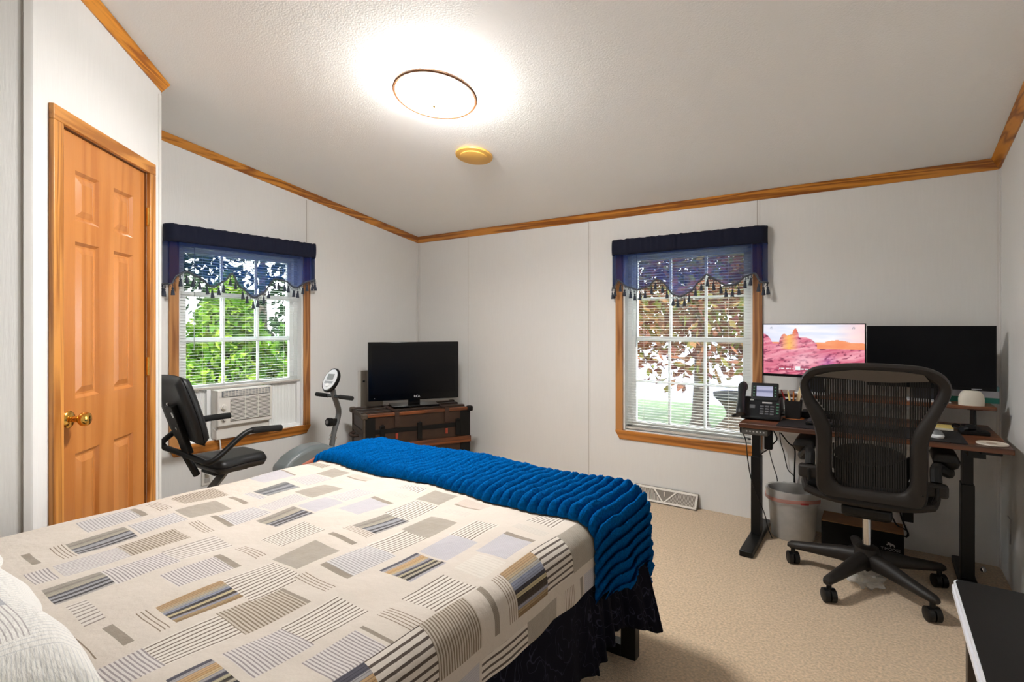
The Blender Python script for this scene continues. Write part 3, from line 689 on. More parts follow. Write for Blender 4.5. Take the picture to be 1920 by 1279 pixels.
# ------------------------------------------------------------------ bed
ZB = .62; XL, XR, YF, YH = 1.56, 2.95, -1.83, -3.86; RB = .07
t = thing('bed', 'queen bed on a black metal sled frame', 'bed', ((XL + XR) / 2, -2.8, 0))
for y in (-1.84, -2.82, -3.72):
    for x in (1.53, 3.0): MB().bb((x - .03, y - .022, .0), (x + .03, y + .022, .27)).build('leg', BLACKM, t, world=True, bev=.003)
    MB().bb((1.56, y - .022, 0), (2.97, y + .022, .045)).build('cross_rail', BLACKM, t, world=True)
for x in (1.53, 2.98): MB().bb((x - .02, -3.8, .25), (x + .02, -1.82, .3)).build('side_rail', BLACKM, t, world=True)
MB().bb((1.5, -3.83, .30), (3.0, -1.79, .34)).build('platform', BLACKM, t, world=True)
tag(MB().bb((XL - .045, YH + .02, .345), (XR + .045, YF + .045, ZB - .02)).build('mattress', mat('mattress_ticking', (225, 222, 215), .8), bev=.06), 'white mattress under the patchwork quilt', 'mattress')
rq = random.Random(4)
def wob(x, y): return .0035 * math.sin(x * 9 + 1.3 * math.sin(y * 7)) + .003 * math.sin(y * 13 + x * 5) + .002 * math.sin(x * 31 - y * 17)
def drape(s, t, off=0., r=RB, wave=1.):
    a = s - XR if s > XR else (s - XL if s < XL else 0); b = t - YF if t > YF else 0
    d = math.hypot(a, b); x = min(max(s, XL), XR); y = min(t, YF)
    z = ZB + off + wob(x, y) * max(0, 1 - d / .1)
    if d > 1e-6:
        R_ = r + off; k = min(d / R_, math.pi / 2); out = R_ * math.sin(k); dn = R_ * (1 - math.cos(k)) + max(0, d - R_ * math.pi / 2)
        hang = max(0, d - R_ * math.pi / 2)
        g = (s if abs(b) > abs(a) else t)
        out += wave * hang * (.10 * math.sin(g * 21) + .07 * math.sin(g * 37 + 1)) + hang * .04
        x += a / d * out; y += b / d * out; z -= dn
    return (x, y, z)
# patchwork print: every patch is a rectangle on the cloth
CREAM = (222, 211, 198); DK = (112, 94, 82); PATCH = []
TL_ = {1: (0, 920), 2: (300, 850), 3: (560, 850), 4: (820, 900), 5: (120, 1039), 6: (420, 1039), 7: (700, 1039)}
def pt(tile, q):
    o = TL_[tile]; p = PZ(o[0] + q[0] / 5.328, o[1] + q[1] / 5.328, ZB); return p.x, p.y
def rect(tile, A=None, T=None, R=None, Bm=None):   # left, top, right, bottom corners on the picture
    x0 = [pt(tile, q)[0] for q in (A, T) if q]; x1 = [pt(tile, q)[0] for q in (R, Bm) if q]
    y0 = [pt(tile, q)[1] for q in (A, Bm) if q]; y1 = [pt(tile, q)[1] for q in (T, R) if q]
    m = lambda l: sum(l) / len(l)
    return m(x0), m(x1), m(y0), m(y1)
def P(kind, tile, A=None, T=None, R=None, Bm=None): PATCH.append((kind, *rect(tile, A, T, R, Bm)))
P('multi', 3, (540, 715), (870, 585), (1100, 660), (770, 800)); P('strY', 3, (870, 585), (1150, 465), (1380, 540), (1100, 660)); P('taupe', 3, (1180, 450), (1370, 385), (1610, 435), (1390, 525))
P('taupe', 3, (1030, 755), (1330, 615), (1590, 690), (1280, 835)); P('strY', 3, (680, 910), (1030, 755), (1280, 835), (920, 1015)); P('fine', 3, (300, 1100), (680, 910), (920, 1015), (530, 1240)); P('bar', 3, (210, 1135), (285, 1100), (540, 1230), (470, 1265))
P('multi2', 3, (810, 1170), (1170, 975), (1490, 1075), (1100, 1300)); P('lav', 3, (1190, 970), (1500, 815), (1780, 890), (1500, 1060)); P('strY', 3, (1500, 815), (1750, 665), (1960, 730), (1780, 890))
P('lines', 3, (440, 770), (540, 715), (760, 810), (680, 850)); P('bar', 3, (290, 825), (350, 800), (580, 895), (540, 915)); P('lav', 3, (420, 560), (730, 440), (890, 500), (600, 620)); P('bar', 3, (730, 440), (770, 430), (965, 490), (900, 505))
P('lav', 3, (10, 540), (260, 440), (450, 500), (160, 605)); P('dash', 3, (300, 450), (570, 340), (760, 390), (480, 480)); P('taupe', 3, (0, 405), (230, 300), (430, 350), (130, 455)); P('dash', 3, (-60, 260), (150, 195), (300, 245), (60, 330)); P('taupe', 3, (180, 195), (340, 140), (530, 185), (330, 240))
P('faint', 3, (350, 280), (430, 250), (590, 290), (500, 325)); P('pink', 3, (490, 225), (560, 195), (760, 240), (680, 270)); P('strY', 3, (990, 355), (1080, 320), (1270, 380), (1190, 410)); P('pink', 3, (1565, 510), (1680, 455), (1918, 520), (1830, 580)); P('faint', 3, (1430, 570), (1500, 540), (1740, 610), (1640, 650)); P('faint', 3, (860, 395), (930, 375), (1110, 430), (1040, 465))
P('strY', 4, (870, 415), (990, 340), (1300, 400), (1190, 480)); P('lav', 4, (400, 720), (640, 560), (940, 630), (690, 810)); P('bar', 4, (645, 560), (670, 540), (985, 615), (960, 630)); P('faint', 4, (730, 490), (800, 460), (1120, 530), (1030, 570)); P('fblank', 4, (150, 880), (390, 740), (690, 830), (450, 1010))
P('multi3', 5, (890, 535), (1560, 280), (1780, 420), (1100, 700)); P('strX', 5, (940, 235), (1510, 25), (1700, 140), (1150, 370)); P('bar', 5, (1510, 25), (1560, 5), (1780, 130), (1700, 140)); P('strX', 5, (370, 185), (1010, -20), (1140, 100), (530, 315)); P('lines', 5, (685, 610), (870, 545), (1080, 720), (895, 800)); P('bar', 5, (380, 715), (480, 680), (680, 890), (570, 925)); P('strYs', 5, (10, 520), (200, 470), (390, 630), (150, 715)); P('lines', 5, (70, 790), (160, 780), (340, 1020), (220, 1060)); P('strX', 5, (250, 1150), (770, 930), (1020, 1165), (400, 1400)); P('strY', 5, (790, 925), (1540, 610), (1790, 780), (1020, 1145)); P('multi2', 5, (1000, 1285), (1490, 1065), (1780, 1300), None)
P('multi', 1, (390, 1000), (990, 820), (1170, 945), (520, 1130)); P('multi', 1, (660, 520), (1230, 365), (1390, 440), (800, 620)); P('finet', 1, (1180, 550), (1730, 385), (1890, 470), (1340, 660)); P('fine', 1, (770, 330), (1270, 200), (1400, 275), (880, 415)); P('bar', 1, (1270, 200), (1330, 190), (1470, 260), (1400, 275)); P('fine', 1, (1290, 370), (1730, 215), (1880, 300), (1390, 440)); P('dash', 1, (500, 750), (1180, 570), (1300, 650), (620, 860)); P('lines', 1, (480, 560), (640, 510), (800, 630), (620, 670)); P('bar', 1, (220, 630), (300, 610), (430, 715), (340, 740)); P('strX', 1, (190, 830), (520, 760), (620, 870), (330, 950)); P('lines', 1, (1440, 150), (1580, 120), (1730, 190), (1580, 225)); P('dash', 1, (390, 370), (880, 250), None, None) if False else None
P('taupe', 2, (140, 590), (560, 480), (720, 540), (290, 660)); P('fine', 2, (580, 615), (950, 510), (1090, 590), (720, 710)); P('bar', 2, (510, 630), (570, 615), (730, 700), (690, 720)); P('dash', 2, (980, 520), (1340, 400), (1480, 460), (1120, 570)); P('multi', 2, (970, 655), (1320, 545), (1530, 600), (1170, 745)); P('multi4', 2, (920, 375), (1260, 285), (1420, 335), (1090, 420)); P('strY', 2, (1010, 855), (1440, 695), (1640, 770), (1220, 950)); P('taupe', 2, (1130, 1050), (1570, 880), (1800, 985), (1360, 1180)); P('lines', 2, (270, 710), (400, 675), (570, 750), (430, 800)); P('fine', 2, (830, 400), (920, 375), (1080, 435), (970, 460)); P('bar', 2, (680, 440), (730, 430), (880, 490), (840, 500)); P('lav', 2, (900, 250), (1190, 175), (1330, 220), (1020, 305)); P('bar', 2, (1190, 175), (1220, 170), (1350, 215), (1330, 220)); P('strYs', 2, (30, 990), (540, 820), (720, 910), (180, 1105)); P('lines', 2, (740, 960), (860, 905), (1090, 1000), (960, 1070)); P('finet', 2, (110, 460), (560, 350), (640, 420), (260, 525)); P('finet', 2, (1450, 105), (1530, 85), (1690, 125), (1620, 155))
P('finet', 6, (-38, 590), (530, 325), (820, 480), (230, 785)); P('bar', 6, (530, 325), (570, 320), (855, 470), (820, 480)); a_ = rect(5, (1560, 280)) if False else None
x0, _, y0, _ = rect(5, (1560, 280), (1560, 280), (1560, 280), (1560, 280)); x1, _, y1, _ = rect(6, (690, 175), (470, 60), (690, 175), (690, 175))
PATCH.append(('strY', x0, x0 + .15, y0, y1))
P('strY', 6, (570, 710), (1100, 405), (1430, 560), (900, 895)); P('strX', 6, (-10, 1000), (550, 715), (900, 900), (290, 1279)); P('strX', 6, (710, 1125), (1300, 770), (1710, 945), (1240, 1290)); P('bar', 6, (1320, 760), (1380, 715), (1790, 895), (1720, 935)); P('lines', 6, (690, 245), (820, 180), (1120, 315), (980, 395))
P('lines', 7, (10, 625), (130, 535), (540, 685), (400, 780)); P('strY', 7, (260, 455), (680, 195), (1030, 315), (640, 600))
# row wrapping over the right edge of the mattress
E0, E1 = 2.965, 3.09
def edge(kind, y0, y1, a=E0, b=E1): PATCH.append((kind, a, b, y0, y1))
ye = [pt(7, (110, 1180))[1], pt(7, (590, 785))[1], pt(7, (1010, 470))[1], pt(7, (1100, 370))[1], pt(7, (1140, 345))[1], pt(7, (1220, 275))[1], pt(7, (1320, 215))[1], pt(7, (1590, 10))[1], pt(4, (1180, 570))[1], pt(4, (1400, 420))[1]]
edge('multi2', ye[0] - .25, ye[0]); edge('strYb', ye[0], ye[1]); edge('finet', ye[1], ye[2]); edge('bar', ye[3], ye[4] + .005); edge('lines', ye[5], ye[6] - .004); edge('multi3', ye[6], ye[7]); edge('strYb', ye[7], ye[8]); edge('taupe', ye[8], ye[9] + .03)
R0, R1 = 3.115, 3.2
edge('bar', -3.1, -3.06, R0, R1); edge('strX', -3.05, -2.92, R0, R1); edge('lav', -2.92, -2.8, R0, R1); edge('strYb', -2.79, -2.6, R0, R1); edge('taupe', -2.6, -2.44, R0, R1); edge('lines', -2.4, -2.34, R0, R1); edge('bar', -2.3, -2.28, R0, R1); edge('lav', -2.27, -2.12, R0, R1)
CELL = .01
sA, sB = XL - .24, XR + .225; tA, tB = YH + .02, YF + .26
NS, NT = int(round((sB - sA) / CELL)), int(round((tB - tA) / CELL))
base = np.tile(np.array(lin(CREAM)), (NT, NS, 1)); stripe = base.copy(); sp = np.zeros((NT, NS, 3)); sp[:, :, 0] = .02
def mcols(kind, n):
    a = {'multi': [(168, 160, 148), (150, 142, 132), (176, 168, 152), (186, 176, 158), (92, 90, 96), (170, 170, 174), (78, 74, 76), (176, 175, 178), (66, 62, 64), (180, 175, 170)],
         'multi2': [(92, 90, 100), (176, 172, 172), (206, 170, 128), (198, 160, 112), (206, 180, 140), (168, 164, 166), (78, 76, 88), (190, 180, 150), (66, 58, 48), (186, 176, 156), (52, 48, 50), (180, 176, 180)],
         'multi3': [(186, 154, 116), (190, 168, 136), (176, 170, 160), (146, 150, 168), (68, 64, 70), (206, 190, 150), (70, 58, 48), (158, 158, 170), (176, 150, 112), (150, 120, 84)],
         'multi4': [(140, 140, 136), (110, 110, 112), (156, 158, 160), (100, 102, 108), (160, 162, 162), (148, 146, 140)]}[kind]
    return [a[min(len(a) - 1, int(i * len(a) / n))] for i in range(n)]
for kind, x0, x1, y0, y1 in PATCH:
    i0, i1 = int(round((x0 - sA) / CELL)), int(round((x1 - sA) / CELL)); j0, j1 = int(round((y0 - tA) / CELL)), int(round((y1 - tA) / CELL))
    i0, i1, j0, j1 = max(i0, 0), min(max(i1, i0 + 1), NS), max(j0, 0), min(max(j1, j0 + 1), NT)
    if i1 <= i0 or j1 <= j0: continue
    A_ = lambda c, s_=None, per=.02, duty=0., dr_=0.: (base.__setitem__((slice(j0, j1), slice(i0, i1)), lin(c)), stripe.__setitem__((slice(j0, j1), slice(i0, i1)), lin(s_ or c)), sp.__setitem__((slice(j0, j1), slice(i0, i1)), (per, duty, dr_)))
    if kind.startswith('multi'):
        for i, c in enumerate(mcols(kind, i1 - i0)): base[j0:j1, i0 + i] = lin(c); stripe[j0:j1, i0 + i] = lin(tuple(int(v * .78) for v in c)); sp[j0:j1, i0 + i] = (.0065, .22, 0)
    elif kind == 'taupe': A_((178, 169, 156), (168, 158, 145), .004, .4, 0)
    elif kind == 'lav': A_((203, 199, 202), (190, 186, 192), .006, .4, 0)
    elif kind == 'strY': A_((234, 226, 214), (124, 108, 96), .0136, .32, 0)
    elif kind == 'strYb': A_((232, 222, 210), (96, 84, 76), .0175, .36, 0)
    elif kind == 'strYs': A_((228, 220, 210), (150, 138, 130), .017, .3, 0)
    elif kind == 'strX': A_((224, 217, 212), (160, 150, 150), .0078, .42, 1)
    elif kind == 'lines': A_(CREAM, (140, 122, 104), .0092, .28, 1)
    elif kind == 'fine': A_((216, 212, 210), (172, 166, 166), .009, .4, 1)
    elif kind == 'finet': A_((206, 194, 178), (138, 122, 104), .0085, .45, 1)
    elif kind == 'dash': A_((222, 216, 212), (168, 160, 160), .011, .34, 0)
    elif kind == 'faint': A_((222, 214, 202), (205, 196, 184), .008, .4, 1)
    elif kind == 'fblank': A_((228, 220, 208), (220, 211, 198), .012, .3, 1)
    elif kind == 'pink': A_((214, 200, 186), (206, 190, 176), .006, .4, 0); base[j0, i0:i1] = lin((164, 148, 132)); stripe[j0, i0:i1] = base[j0, i0:i1]
    elif kind == 'bar': A_((160, 149, 134), (150, 139, 124), .004, .4, 0)
def quilt_material():
    m = bpy.data.materials.new('patchwork_print'); m.use_nodes = True; N, L = nodes(m); b = N['Principled BSDF']; b.inputs['Roughness'].default_value = .9; b.inputs['Specular IOR Level'].default_value = .15; b.inputs['Sheen Weight'].default_value = .15
    def at(n): a = N.new('ShaderNodeAttribute'); a.attribute_name = n; return a
    A, B_, C_ = at('pcol'), at('scol'), at('sp'); uv = at('cloth')
    sx = N.new('ShaderNodeSeparateXYZ'); L.new(uv.outputs['Vector'], sx.inputs[0]); sc_ = N.new('ShaderNodeSeparateXYZ'); L.new(C_.outputs['Vector'], sc_.inputs[0])
    nz_ = N.new('ShaderNodeTexNoise'); nz_.inputs['Scale'].default_value = 45; L.new(uv.outputs['Vector'], nz_.inputs['Vector'])
    mx = N.new('ShaderNodeMix'); L.new(sc_.outputs[2], mx.inputs['Factor']); L.new(sx.outputs[0], mx.inputs['A']); L.new(sx.outputs[1], mx.inputs['B'])
    wv = N.new('ShaderNodeMath'); wv.operation = 'MULTIPLY_ADD'; wv.inputs[1].default_value = .0022; L.new(nz_.outputs[0], wv.inputs[0]); L.new(mx.outputs[0], wv.inputs[2])
    dv = N.new('ShaderNodeMath'); dv.operation = 'DIVIDE'; L.new(wv.outputs[0], dv.inputs[0]); L.new(sc_.outputs[0], dv.inputs[1])
    fr = N.new('ShaderNodeMath'); fr.operation = 'FRACT'; L.new(dv.outputs[0], fr.inputs[0])
    lt = N.new('ShaderNodeMath'); lt.operation = 'LESS_THAN'; L.new(fr.outputs[0], lt.inputs[0]); L.new(sc_.outputs[1], lt.inputs[1])
    cm = N.new('ShaderNodeMix'); cm.data_type = 'RGBA'; L.new(lt.outputs[0], cm.inputs['Factor']); L.new(A.outputs['Color'], cm.inputs[6]); L.new(B_.outputs['Color'], cm.inputs[7])
    n3 = N.new('ShaderNodeTexNoise'); n3.inputs['Scale'].default_value = 320; L.new(uv.outputs['Vector'], n3.inputs['Vector'])
    mm = N.new('ShaderNodeMix'); mm.data_type = 'RGBA'; mm.blend_type = 'MULTIPLY'; mm.inputs['Factor'].default_value = .14; L.new(cm.outputs[2], mm.inputs[6]); L.new(n3.outputs[0], mm.inputs[7]); L.new(mm.outputs[2], b.inputs['Base Color'])
    n4 = N.new('ShaderNodeTexNoise'); n4.inputs['Scale'].default_value = 26; n4.inputs['Detail'].default_value = 5; L.new(uv.outputs['Vector'], n4.inputs['Vector'])
    bp = N.new('ShaderNodeBump'); bp.inputs['Strength'].default_value = .5; bp.inputs['Distance'].default_value = .012; L.new(n4.outputs[0], bp.inputs['Height']); L.new(bp.outputs[0], b.inputs['Normal'])
    return m
QM = quilt_material()
def cloth_attrs(o, us, vs, b3, s3, p3):
    me = o.data
    for nm, ty, ar in (('pcol', 'FLOAT_COLOR', np.concatenate([b3, np.ones(b3.shape[:2] + (1,))], 2)), ('scol', 'FLOAT_COLOR', np.concatenate([s3, np.ones(s3.shape[:2] + (1,))], 2))):
        a = me.attributes.new(nm, ty, 'FACE'); a.data.foreach_set('color', ar.reshape(-1).astype(np.float32))
    a = me.attributes.new('sp', 'FLOAT_VECTOR', 'FACE'); a.data.foreach_set('vector', p3.reshape(-1).astype(np.float32))
    a = me.attributes.new('cloth', 'FLOAT_VECTOR', 'POINT'); a.data.foreach_set('vector', np.array([(u, v, 0) for v in vs for u in us], np.float32).reshape(-1))
base *= .78; stripe *= .78
us = [sA + i * CELL for i in range(NS + 1)]; vs = [tA + j * CELL for j in range(NT + 1)]
q = MB().grid(us, vs, lambda s, t_: drape(s, t_, wave=.3)).build('patchwork_quilt', QM, smooth=80, fix=False)
cloth_attrs(q, us, vs, base, stripe, sp)
tag(q, 'cream patchwork quilt printed with striped rectangles on the bed', 'quilt')

# pillow in a matching sham
PC = Vector((2.16, -3.69, ZB + .094))
n1, n2 = 61, 45; us = frange(-1, 1, n1); vs = frange(-1, 1, n2)
def pil(u, v, s):
    hx, hy = .52, .235; f = max(0, (1 - abs(u) ** 4)) * max(0, (1 - abs(v) ** 4)); th = .066 * f ** .5
    fl = max(abs(u), abs(v)); dz = -.022 * max(0, fl - .85) / .15
    k = 1 + .03 * math.sin(u * 9 + v * 5) * (1 - f)
    return (PC.x + u * hx * k * 1.06, PC.y + v * hy * k * 1.1 + .012 * math.sin(u * 11) * fl ** 4, PC.z + s * th + dz - .012 + .004 * math.sin(7 * u + 3 * v))
b3 = np.tile(np.array(lin((226, 224, 218))), (n2 - 1, n1 - 1, 1)); s3 = b3.copy(); p3 = np.zeros(b3.shape); p3[:, :, 0] = .02
cols = mcols('multi', 12)
for j in range(n2 - 1):
    for i in range(n1 - 1):
        u, v = us[i], vs[j]
        if abs(u) < .8 and abs(v) < .72:
            if (i // 9 + j // 14) % 2 == 0: c = cols[(j * 12 // 14) % 12]; b3[j, i] = lin(c); s3[j, i] = b3[j, i]
            else: s3[j, i] = lin((176, 170, 168)); p3[j, i] = (.03, .3, (i // 9) % 2)
        else: s3[j, i] = lin((206, 206, 204)); p3[j, i] = (.022, .25, 0 if abs(u) < .85 else 1)
t = thing('pillow', 'pillow in a pale striped sham at the head of the bed', 'pillow', (PC.x, PC.y, ZB))
for s in (1, -1):
    o = MB().grid(us, vs, lambda u, v: pil(u, v, s)).build('sham_front' if s > 0 else 'sham_back', QM, t, world=True, smooth=80, fix=False); cloth_attrs(o, us, vs, b3, s3, p3)

# ribbed blue throw
THROW = mat('blue_plush', (0, 76, 136), .95, noise=.28, nscale=120, bump=.8, bscale=300, sheen=0, spec=.02)
PER = .0405
a, b = XL - .09, XR + .36
su = frange(a, b, int((b - a) / PER * 10))
tv = [-2.200, -2.199, -2.196, -2.191, -2.184] + frange(-2.176, YF - .006, 60) + frange(YF, YF + .42, 60)
rt_ = random.Random(2)
def throwp(s, t_):
    e = min(1, max(0, (t_ + 2.2) / .026)); lift = math.sqrt(max(0, 1 - (1 - e) ** 2))
    k = max(0, s - XR)
    if k > 0: s = XR + k * (.80 + .2 * min(1, max(0, (t_ + 2.2) / .16)) + .05 * math.sin(t_ * 14))
    ph = (s + .003 * math.sin(t_ * 17 + s * 4) + .002 * math.sin(t_ * 41)) / PER
    rib = abs(math.sin(math.pi * ph)) ** .75
    off = .006 + lift * (.012 + .033 * rib * (1 + .05 * math.sin(t_ * 60 + math.floor(ph) * 2.1))) + .006 * lift * math.sin(s * 7 + t_ * 11)
    p = Vector(drape(s, t_ + (.006 * math.sin(s * 9) - .008 * rib) * (1 - e), off, wave=.45))
    j = .0022 * lift
    return p + Vector((rt_.uniform(-j, j), rt_.uniform(-j, j), rt_.uniform(-j, j)))
tag(MB().grid(su, tv, throwp).build('throw_blanket', THROW, smooth=80, fix=False), 'ribbed royal blue plush throw across the foot of the bed', 'blanket')

# bed skirt
def skirt_mat():
    m = bpy.data.materials.new('navy_stitched_skirt'); m.use_nodes = True; N, L = nodes(m); b = N['Principled BSDF']; b.inputs['Roughness'].default_value = .9; b.inputs['Specular IOR Level'].default_value = .1
    tc = N.new('ShaderNodeTexCoord'); nz_ = N.new('ShaderNodeTexNoise'); nz_.inputs['Scale'].default_value = 17; nz_.inputs['Detail'].default_value = .6; nz_.inputs['Distortion'].default_value = 1.2; L.new(tc.outputs['Object'], nz_.inputs[0])
    s_ = N.new('ShaderNodeMath'); s_.operation = 'SUBTRACT'; s_.inputs[1].default_value = .5; L.new(nz_.outputs[0], s_.inputs[0]); a = N.new('ShaderNodeMath'); a.operation = 'ABSOLUTE'; L.new(s_.outputs[0], a.inputs[0])
    r = N.new('ShaderNodeValToRGB'); e = r.color_ramp.elements; e[0].position = .006; e[0].color = (*lin((44, 44, 58)), 1); e[1].position = .016; e[1].color = (*lin((14, 14, 24)), 1); L.new(a.outputs[0], r.inputs[0]); L.new(r.outputs[0], b.inputs['Base Color'])
    bp = N.new('ShaderNodeBump'); bp.inputs['Strength'].default_value = .4; bp.inputs['Distance'].default_value = .004; bp.invert = True; L.new(r.outputs[0], bp.inputs['Height']); L.new(bp.outputs[0], b.inputs['Normal'])
    return m
SKM = skirt_mat()
t = thing('bed_skirt', 'black quilted bed skirt hanging to the carpet', 'bed skirt', (3.03, -2.8, 0))
HEM = [(3.05, -3.84, .18), (3.055, -3.4, .18), (3.05, -3.0, .185), (3.055, -2.6, .18), (3.05, -2.31, .185), (3.052, -2.24, .17), (3.05, -2.2, .19), (3.05, -2.14, .197), (3.05, -2.1, .22), (3.05, -2.055, .23), (3.06, -2.01, .212), (3.075, -1.98, .196), (3.095, -1.92, .172), (3.118, -1.865, .142), (3.09, -1.8, .15), (3.0, -1.735, .16), (2.7, -1.72, .16), (2.3, -1.725, .15), (1.9, -1.72, .16), (1.5, -1.72, .16)]
TOP = [(3.012, h[1] if h[1] < -1.9 else -1.80, .45) if k < 15 else (min(3.0, h[0]), -1.765, .45) for k, h in enumerate(HEM)]
hem_, top_ = crom(HEM, 8), crom(TOP, 8)
def skp(k, v):
    h, o = hem_[k], top_[k]; f = v ** .8; p = o.lerp(h, v); p.x = o.x + (h.x - o.x) * f; p.y = o.y + (h.y - o.y) * f
    wv_ = .012 * v * math.sin(k * .55) + .006 * v * math.sin(k * 1.3 + 1); q = k / len(hem_)
    return (p.x + (wv_ if q < .72 else 0), p.y + (wv_ if q >= .72 else 0), p.z)
MB().grid(list(range(len(hem_))), frange(0, 1, 14), skp).build('skirt_panel', SKM, t, world=True, smooth=80, fix=False, solid=.004)
MB().grid(frange(-3.82, -1.8, 60), frange(0, 1, 8), lambda y, v: (1.495 - v * (.02 + .01 * math.sin(y * 17)), y, .45 - .42 * v)).build('far_panel', SKM, t, world=True, smooth=80, fix=False, solid=.004)

# ------------------------------------------------------------------ floor register
t = thing('floor_register', 'white slanted metal floor register against the wall', 'vent', (2.52, 0, 0))
xl, xr = PZ(1187, 934, 0).x - 2.52 + .0, PZ(1306, 958, 0).x - 2.52
hv, dv = .1, .065; RG = mat('register_white', (222, 216, 206), .5); RGD = mat('register_dark', (128, 120, 110), .7)
MB().prism([(0, 0), (-dv, 0), (-dv, .008), (-.012, hv), (0, hv)], lambda u, v, w_: (w_, u - .004, v), xl, xr).build('body', RGD, t, smooth=0)
def face(x, f, o=0.0): return Vector((x, -dv - .004 + (dv - .012) * f - o, .008 + (hv - .008) * f - 0 + o * .4))
mb = MB()
def fquad(pts, o=.004):
    mb.hexa([tuple(face(x, f, 0)) for x, f in pts], [tuple(face(x, f, o)) for x, f in pts])
fquad([(xl, 0), (xr, 0), (xr, .12), (xl, .12)]); fquad([(xl, .86), (xr, .86), (xr, 1), (xl, 1)]); fquad([(xl, 0), (xl + .014, 0), (xl + .014, 1), (xl, 1)]); fquad([(xr - .014, 0), (xr, 0), (xr, 1), (xr - .014, 1)])
xm = (xl + xr) / 2
fquad([(xm - .012, .1), (xm + .0, .1), (xm - .075, .88), (xm - .088, .88)]); fquad([(xm, .1), (xm + .012, .1), (xm + .088, .88), (xm + .075, .88)])
mb.build('front_frame', RG, t, smooth=0)
fin = None
for sgn in (-1, 1):
    for k in range(22):
        x = xm + sgn * (.022 + .0092 * k); top = .86; f0 = .12
        if abs(x - xm) > (xr - xl) / 2 - .016: continue
        lim = min(.86, .12 + (abs(x - xm) - .012) / .075 * .78)
        if lim < .2: continue
        mb = MB(); pts = [face(x + sgn * .012 * math.sin(f * 2.2), f, .002) for f in frange(.12, lim, 6)]
        mb.tube(pts, .0018, 4); mb.build('fin', RG, t)
MB().box(tuple(face(xm, .62, .006)), (.008, .008, .03)).build('lever', RG, t)

# ------------------------------------------------------------------ end table in the near right corner
t = thing('end_table', 'black-topped end table with a white edge by the right wall', 'table', (4.13, -2.35, 0))
x0, y1, zt = 3.952, -1.92, .6
def rr_poly(x0, x1, y0, y1, r, n=6):
    o = []
    for cx, cy, a in ((x1 - r, y1 - r, 0), (x0 + r, y1 - r, 90), (x0 + r, y0 + r, 180), (x1 - r, y0 + r, 270)):
        for k in range(n + 1): o.append((cx + r * math.cos(math.radians(a + 90 * k / n)), cy + r * math.sin(math.radians(a + 90 * k / n))))
    return o
MB().prism(rr_poly(x0 + .006, 4.29, -2.8, y1 - .006, .018), lambda u, v, w_: (u, v, w_), zt - .02, zt).build('top', mat('black_laminate', (9, 8, 8), .5, spec=.25, noise=.2, nscale=60), t, world=True)
EDG = mat('white_edge_banding', (232, 234, 240), .3)
MB().prism(rr_poly(x0 + .002, 4.294, -2.804, y1 - .002, .02), lambda u, v, w_: (u, v, w_), zt - .012, zt - .002).build('edge_banding', EDG, t, world=True)
MB().prism(rr_poly(x0 - .002, 4.298, -2.808, y1 + .002, .02), lambda u, v, w_: (u, v, w_), zt - .03, zt - .015).build('edge_banding', EDG, t, world=True)
for x in (x0 + .035, 4.26):
    for y in (y1 - .07, -2.75): MB().bb((x - .012, y - .02, 0), (x + .012, y + .02, zt - .03)).build('leg', mat('dark_wood_leg', (48, 36, 26), .4), t, world=True, bev=.002)

# ------------------------------------------------------------------ standing desk
DZ, DY0, DY1, DX0, DX1 = .752, -.705, -.03, 3.162, 4.268
WAL = wood('walnut_desk', (120, 70, 40), (70, 38, 20), 0, scale=9, rough=.4)
t = thing('standing_desk', 'black-legged standing desk with a rustic brown top', 'desk', (3.715, -.37, 0))
MB().bb((DX0, DY0, DZ - .025), (DX1, DY1, DZ)).build('desktop', WAL, t, world=True, bev=.004)
lx0 = (PY(1409, 900, -.33).x + PY(1429, 900, -.33).x) / 2; lx1 = (PY(1801, 900, -.33).x + PY(1825, 900, -.33).x) / 2
for x in (lx0, lx1):
    l = MB().bb((x - .026, -.37, .035), (x + .026, -.29, .5)).build('leg', BLACKM, t, world=True, bev=.003)
    MB().bb((x - .021, -.364, .5), (x + .021, -.296, DZ - .06)).build('inner_column', BLACKM, l, world=True)
    MB().bb((x - .035, -.652, 0), (x + .035, -.05, .035)).build('foot', BLACKM, t, world=True, bev=.006)
    MB().bb((x - .03, -.66, DZ - .062), (x + .03, -.06, DZ - .026)).build('side_bracket', BLACKM, t, world=True)
MB().bb((lx0, -.36, DZ - .06), (lx1, -.3, DZ - .027)).build('cross_beam', BLACKM, t, world=True)
kp = MB().bb((DX0 + .012, DY0 + .01, DZ - .062), (DX0 + .145, DY0 + .09, DZ - .026)).build('height_keypad', mat('keypad_grey', (74, 72, 68), .5), t, world=True, bev=.006)
for k in range(6): MB().bb((DX0 + .036 + k * .017, DY0 + .0085, DZ - .046), (DX0 + .043 + k * .017, DY0 + .0105, DZ - .039)).build('button', mat('button_pale', (170, 168, 164), .5), kp, world=True)
MB().bb((4.16, DY0 + .03, DZ - .04), (4.235, DY0 + .1, DZ - .026)).build('headset_hook', BLACKP, t, world=True, bev=.004)
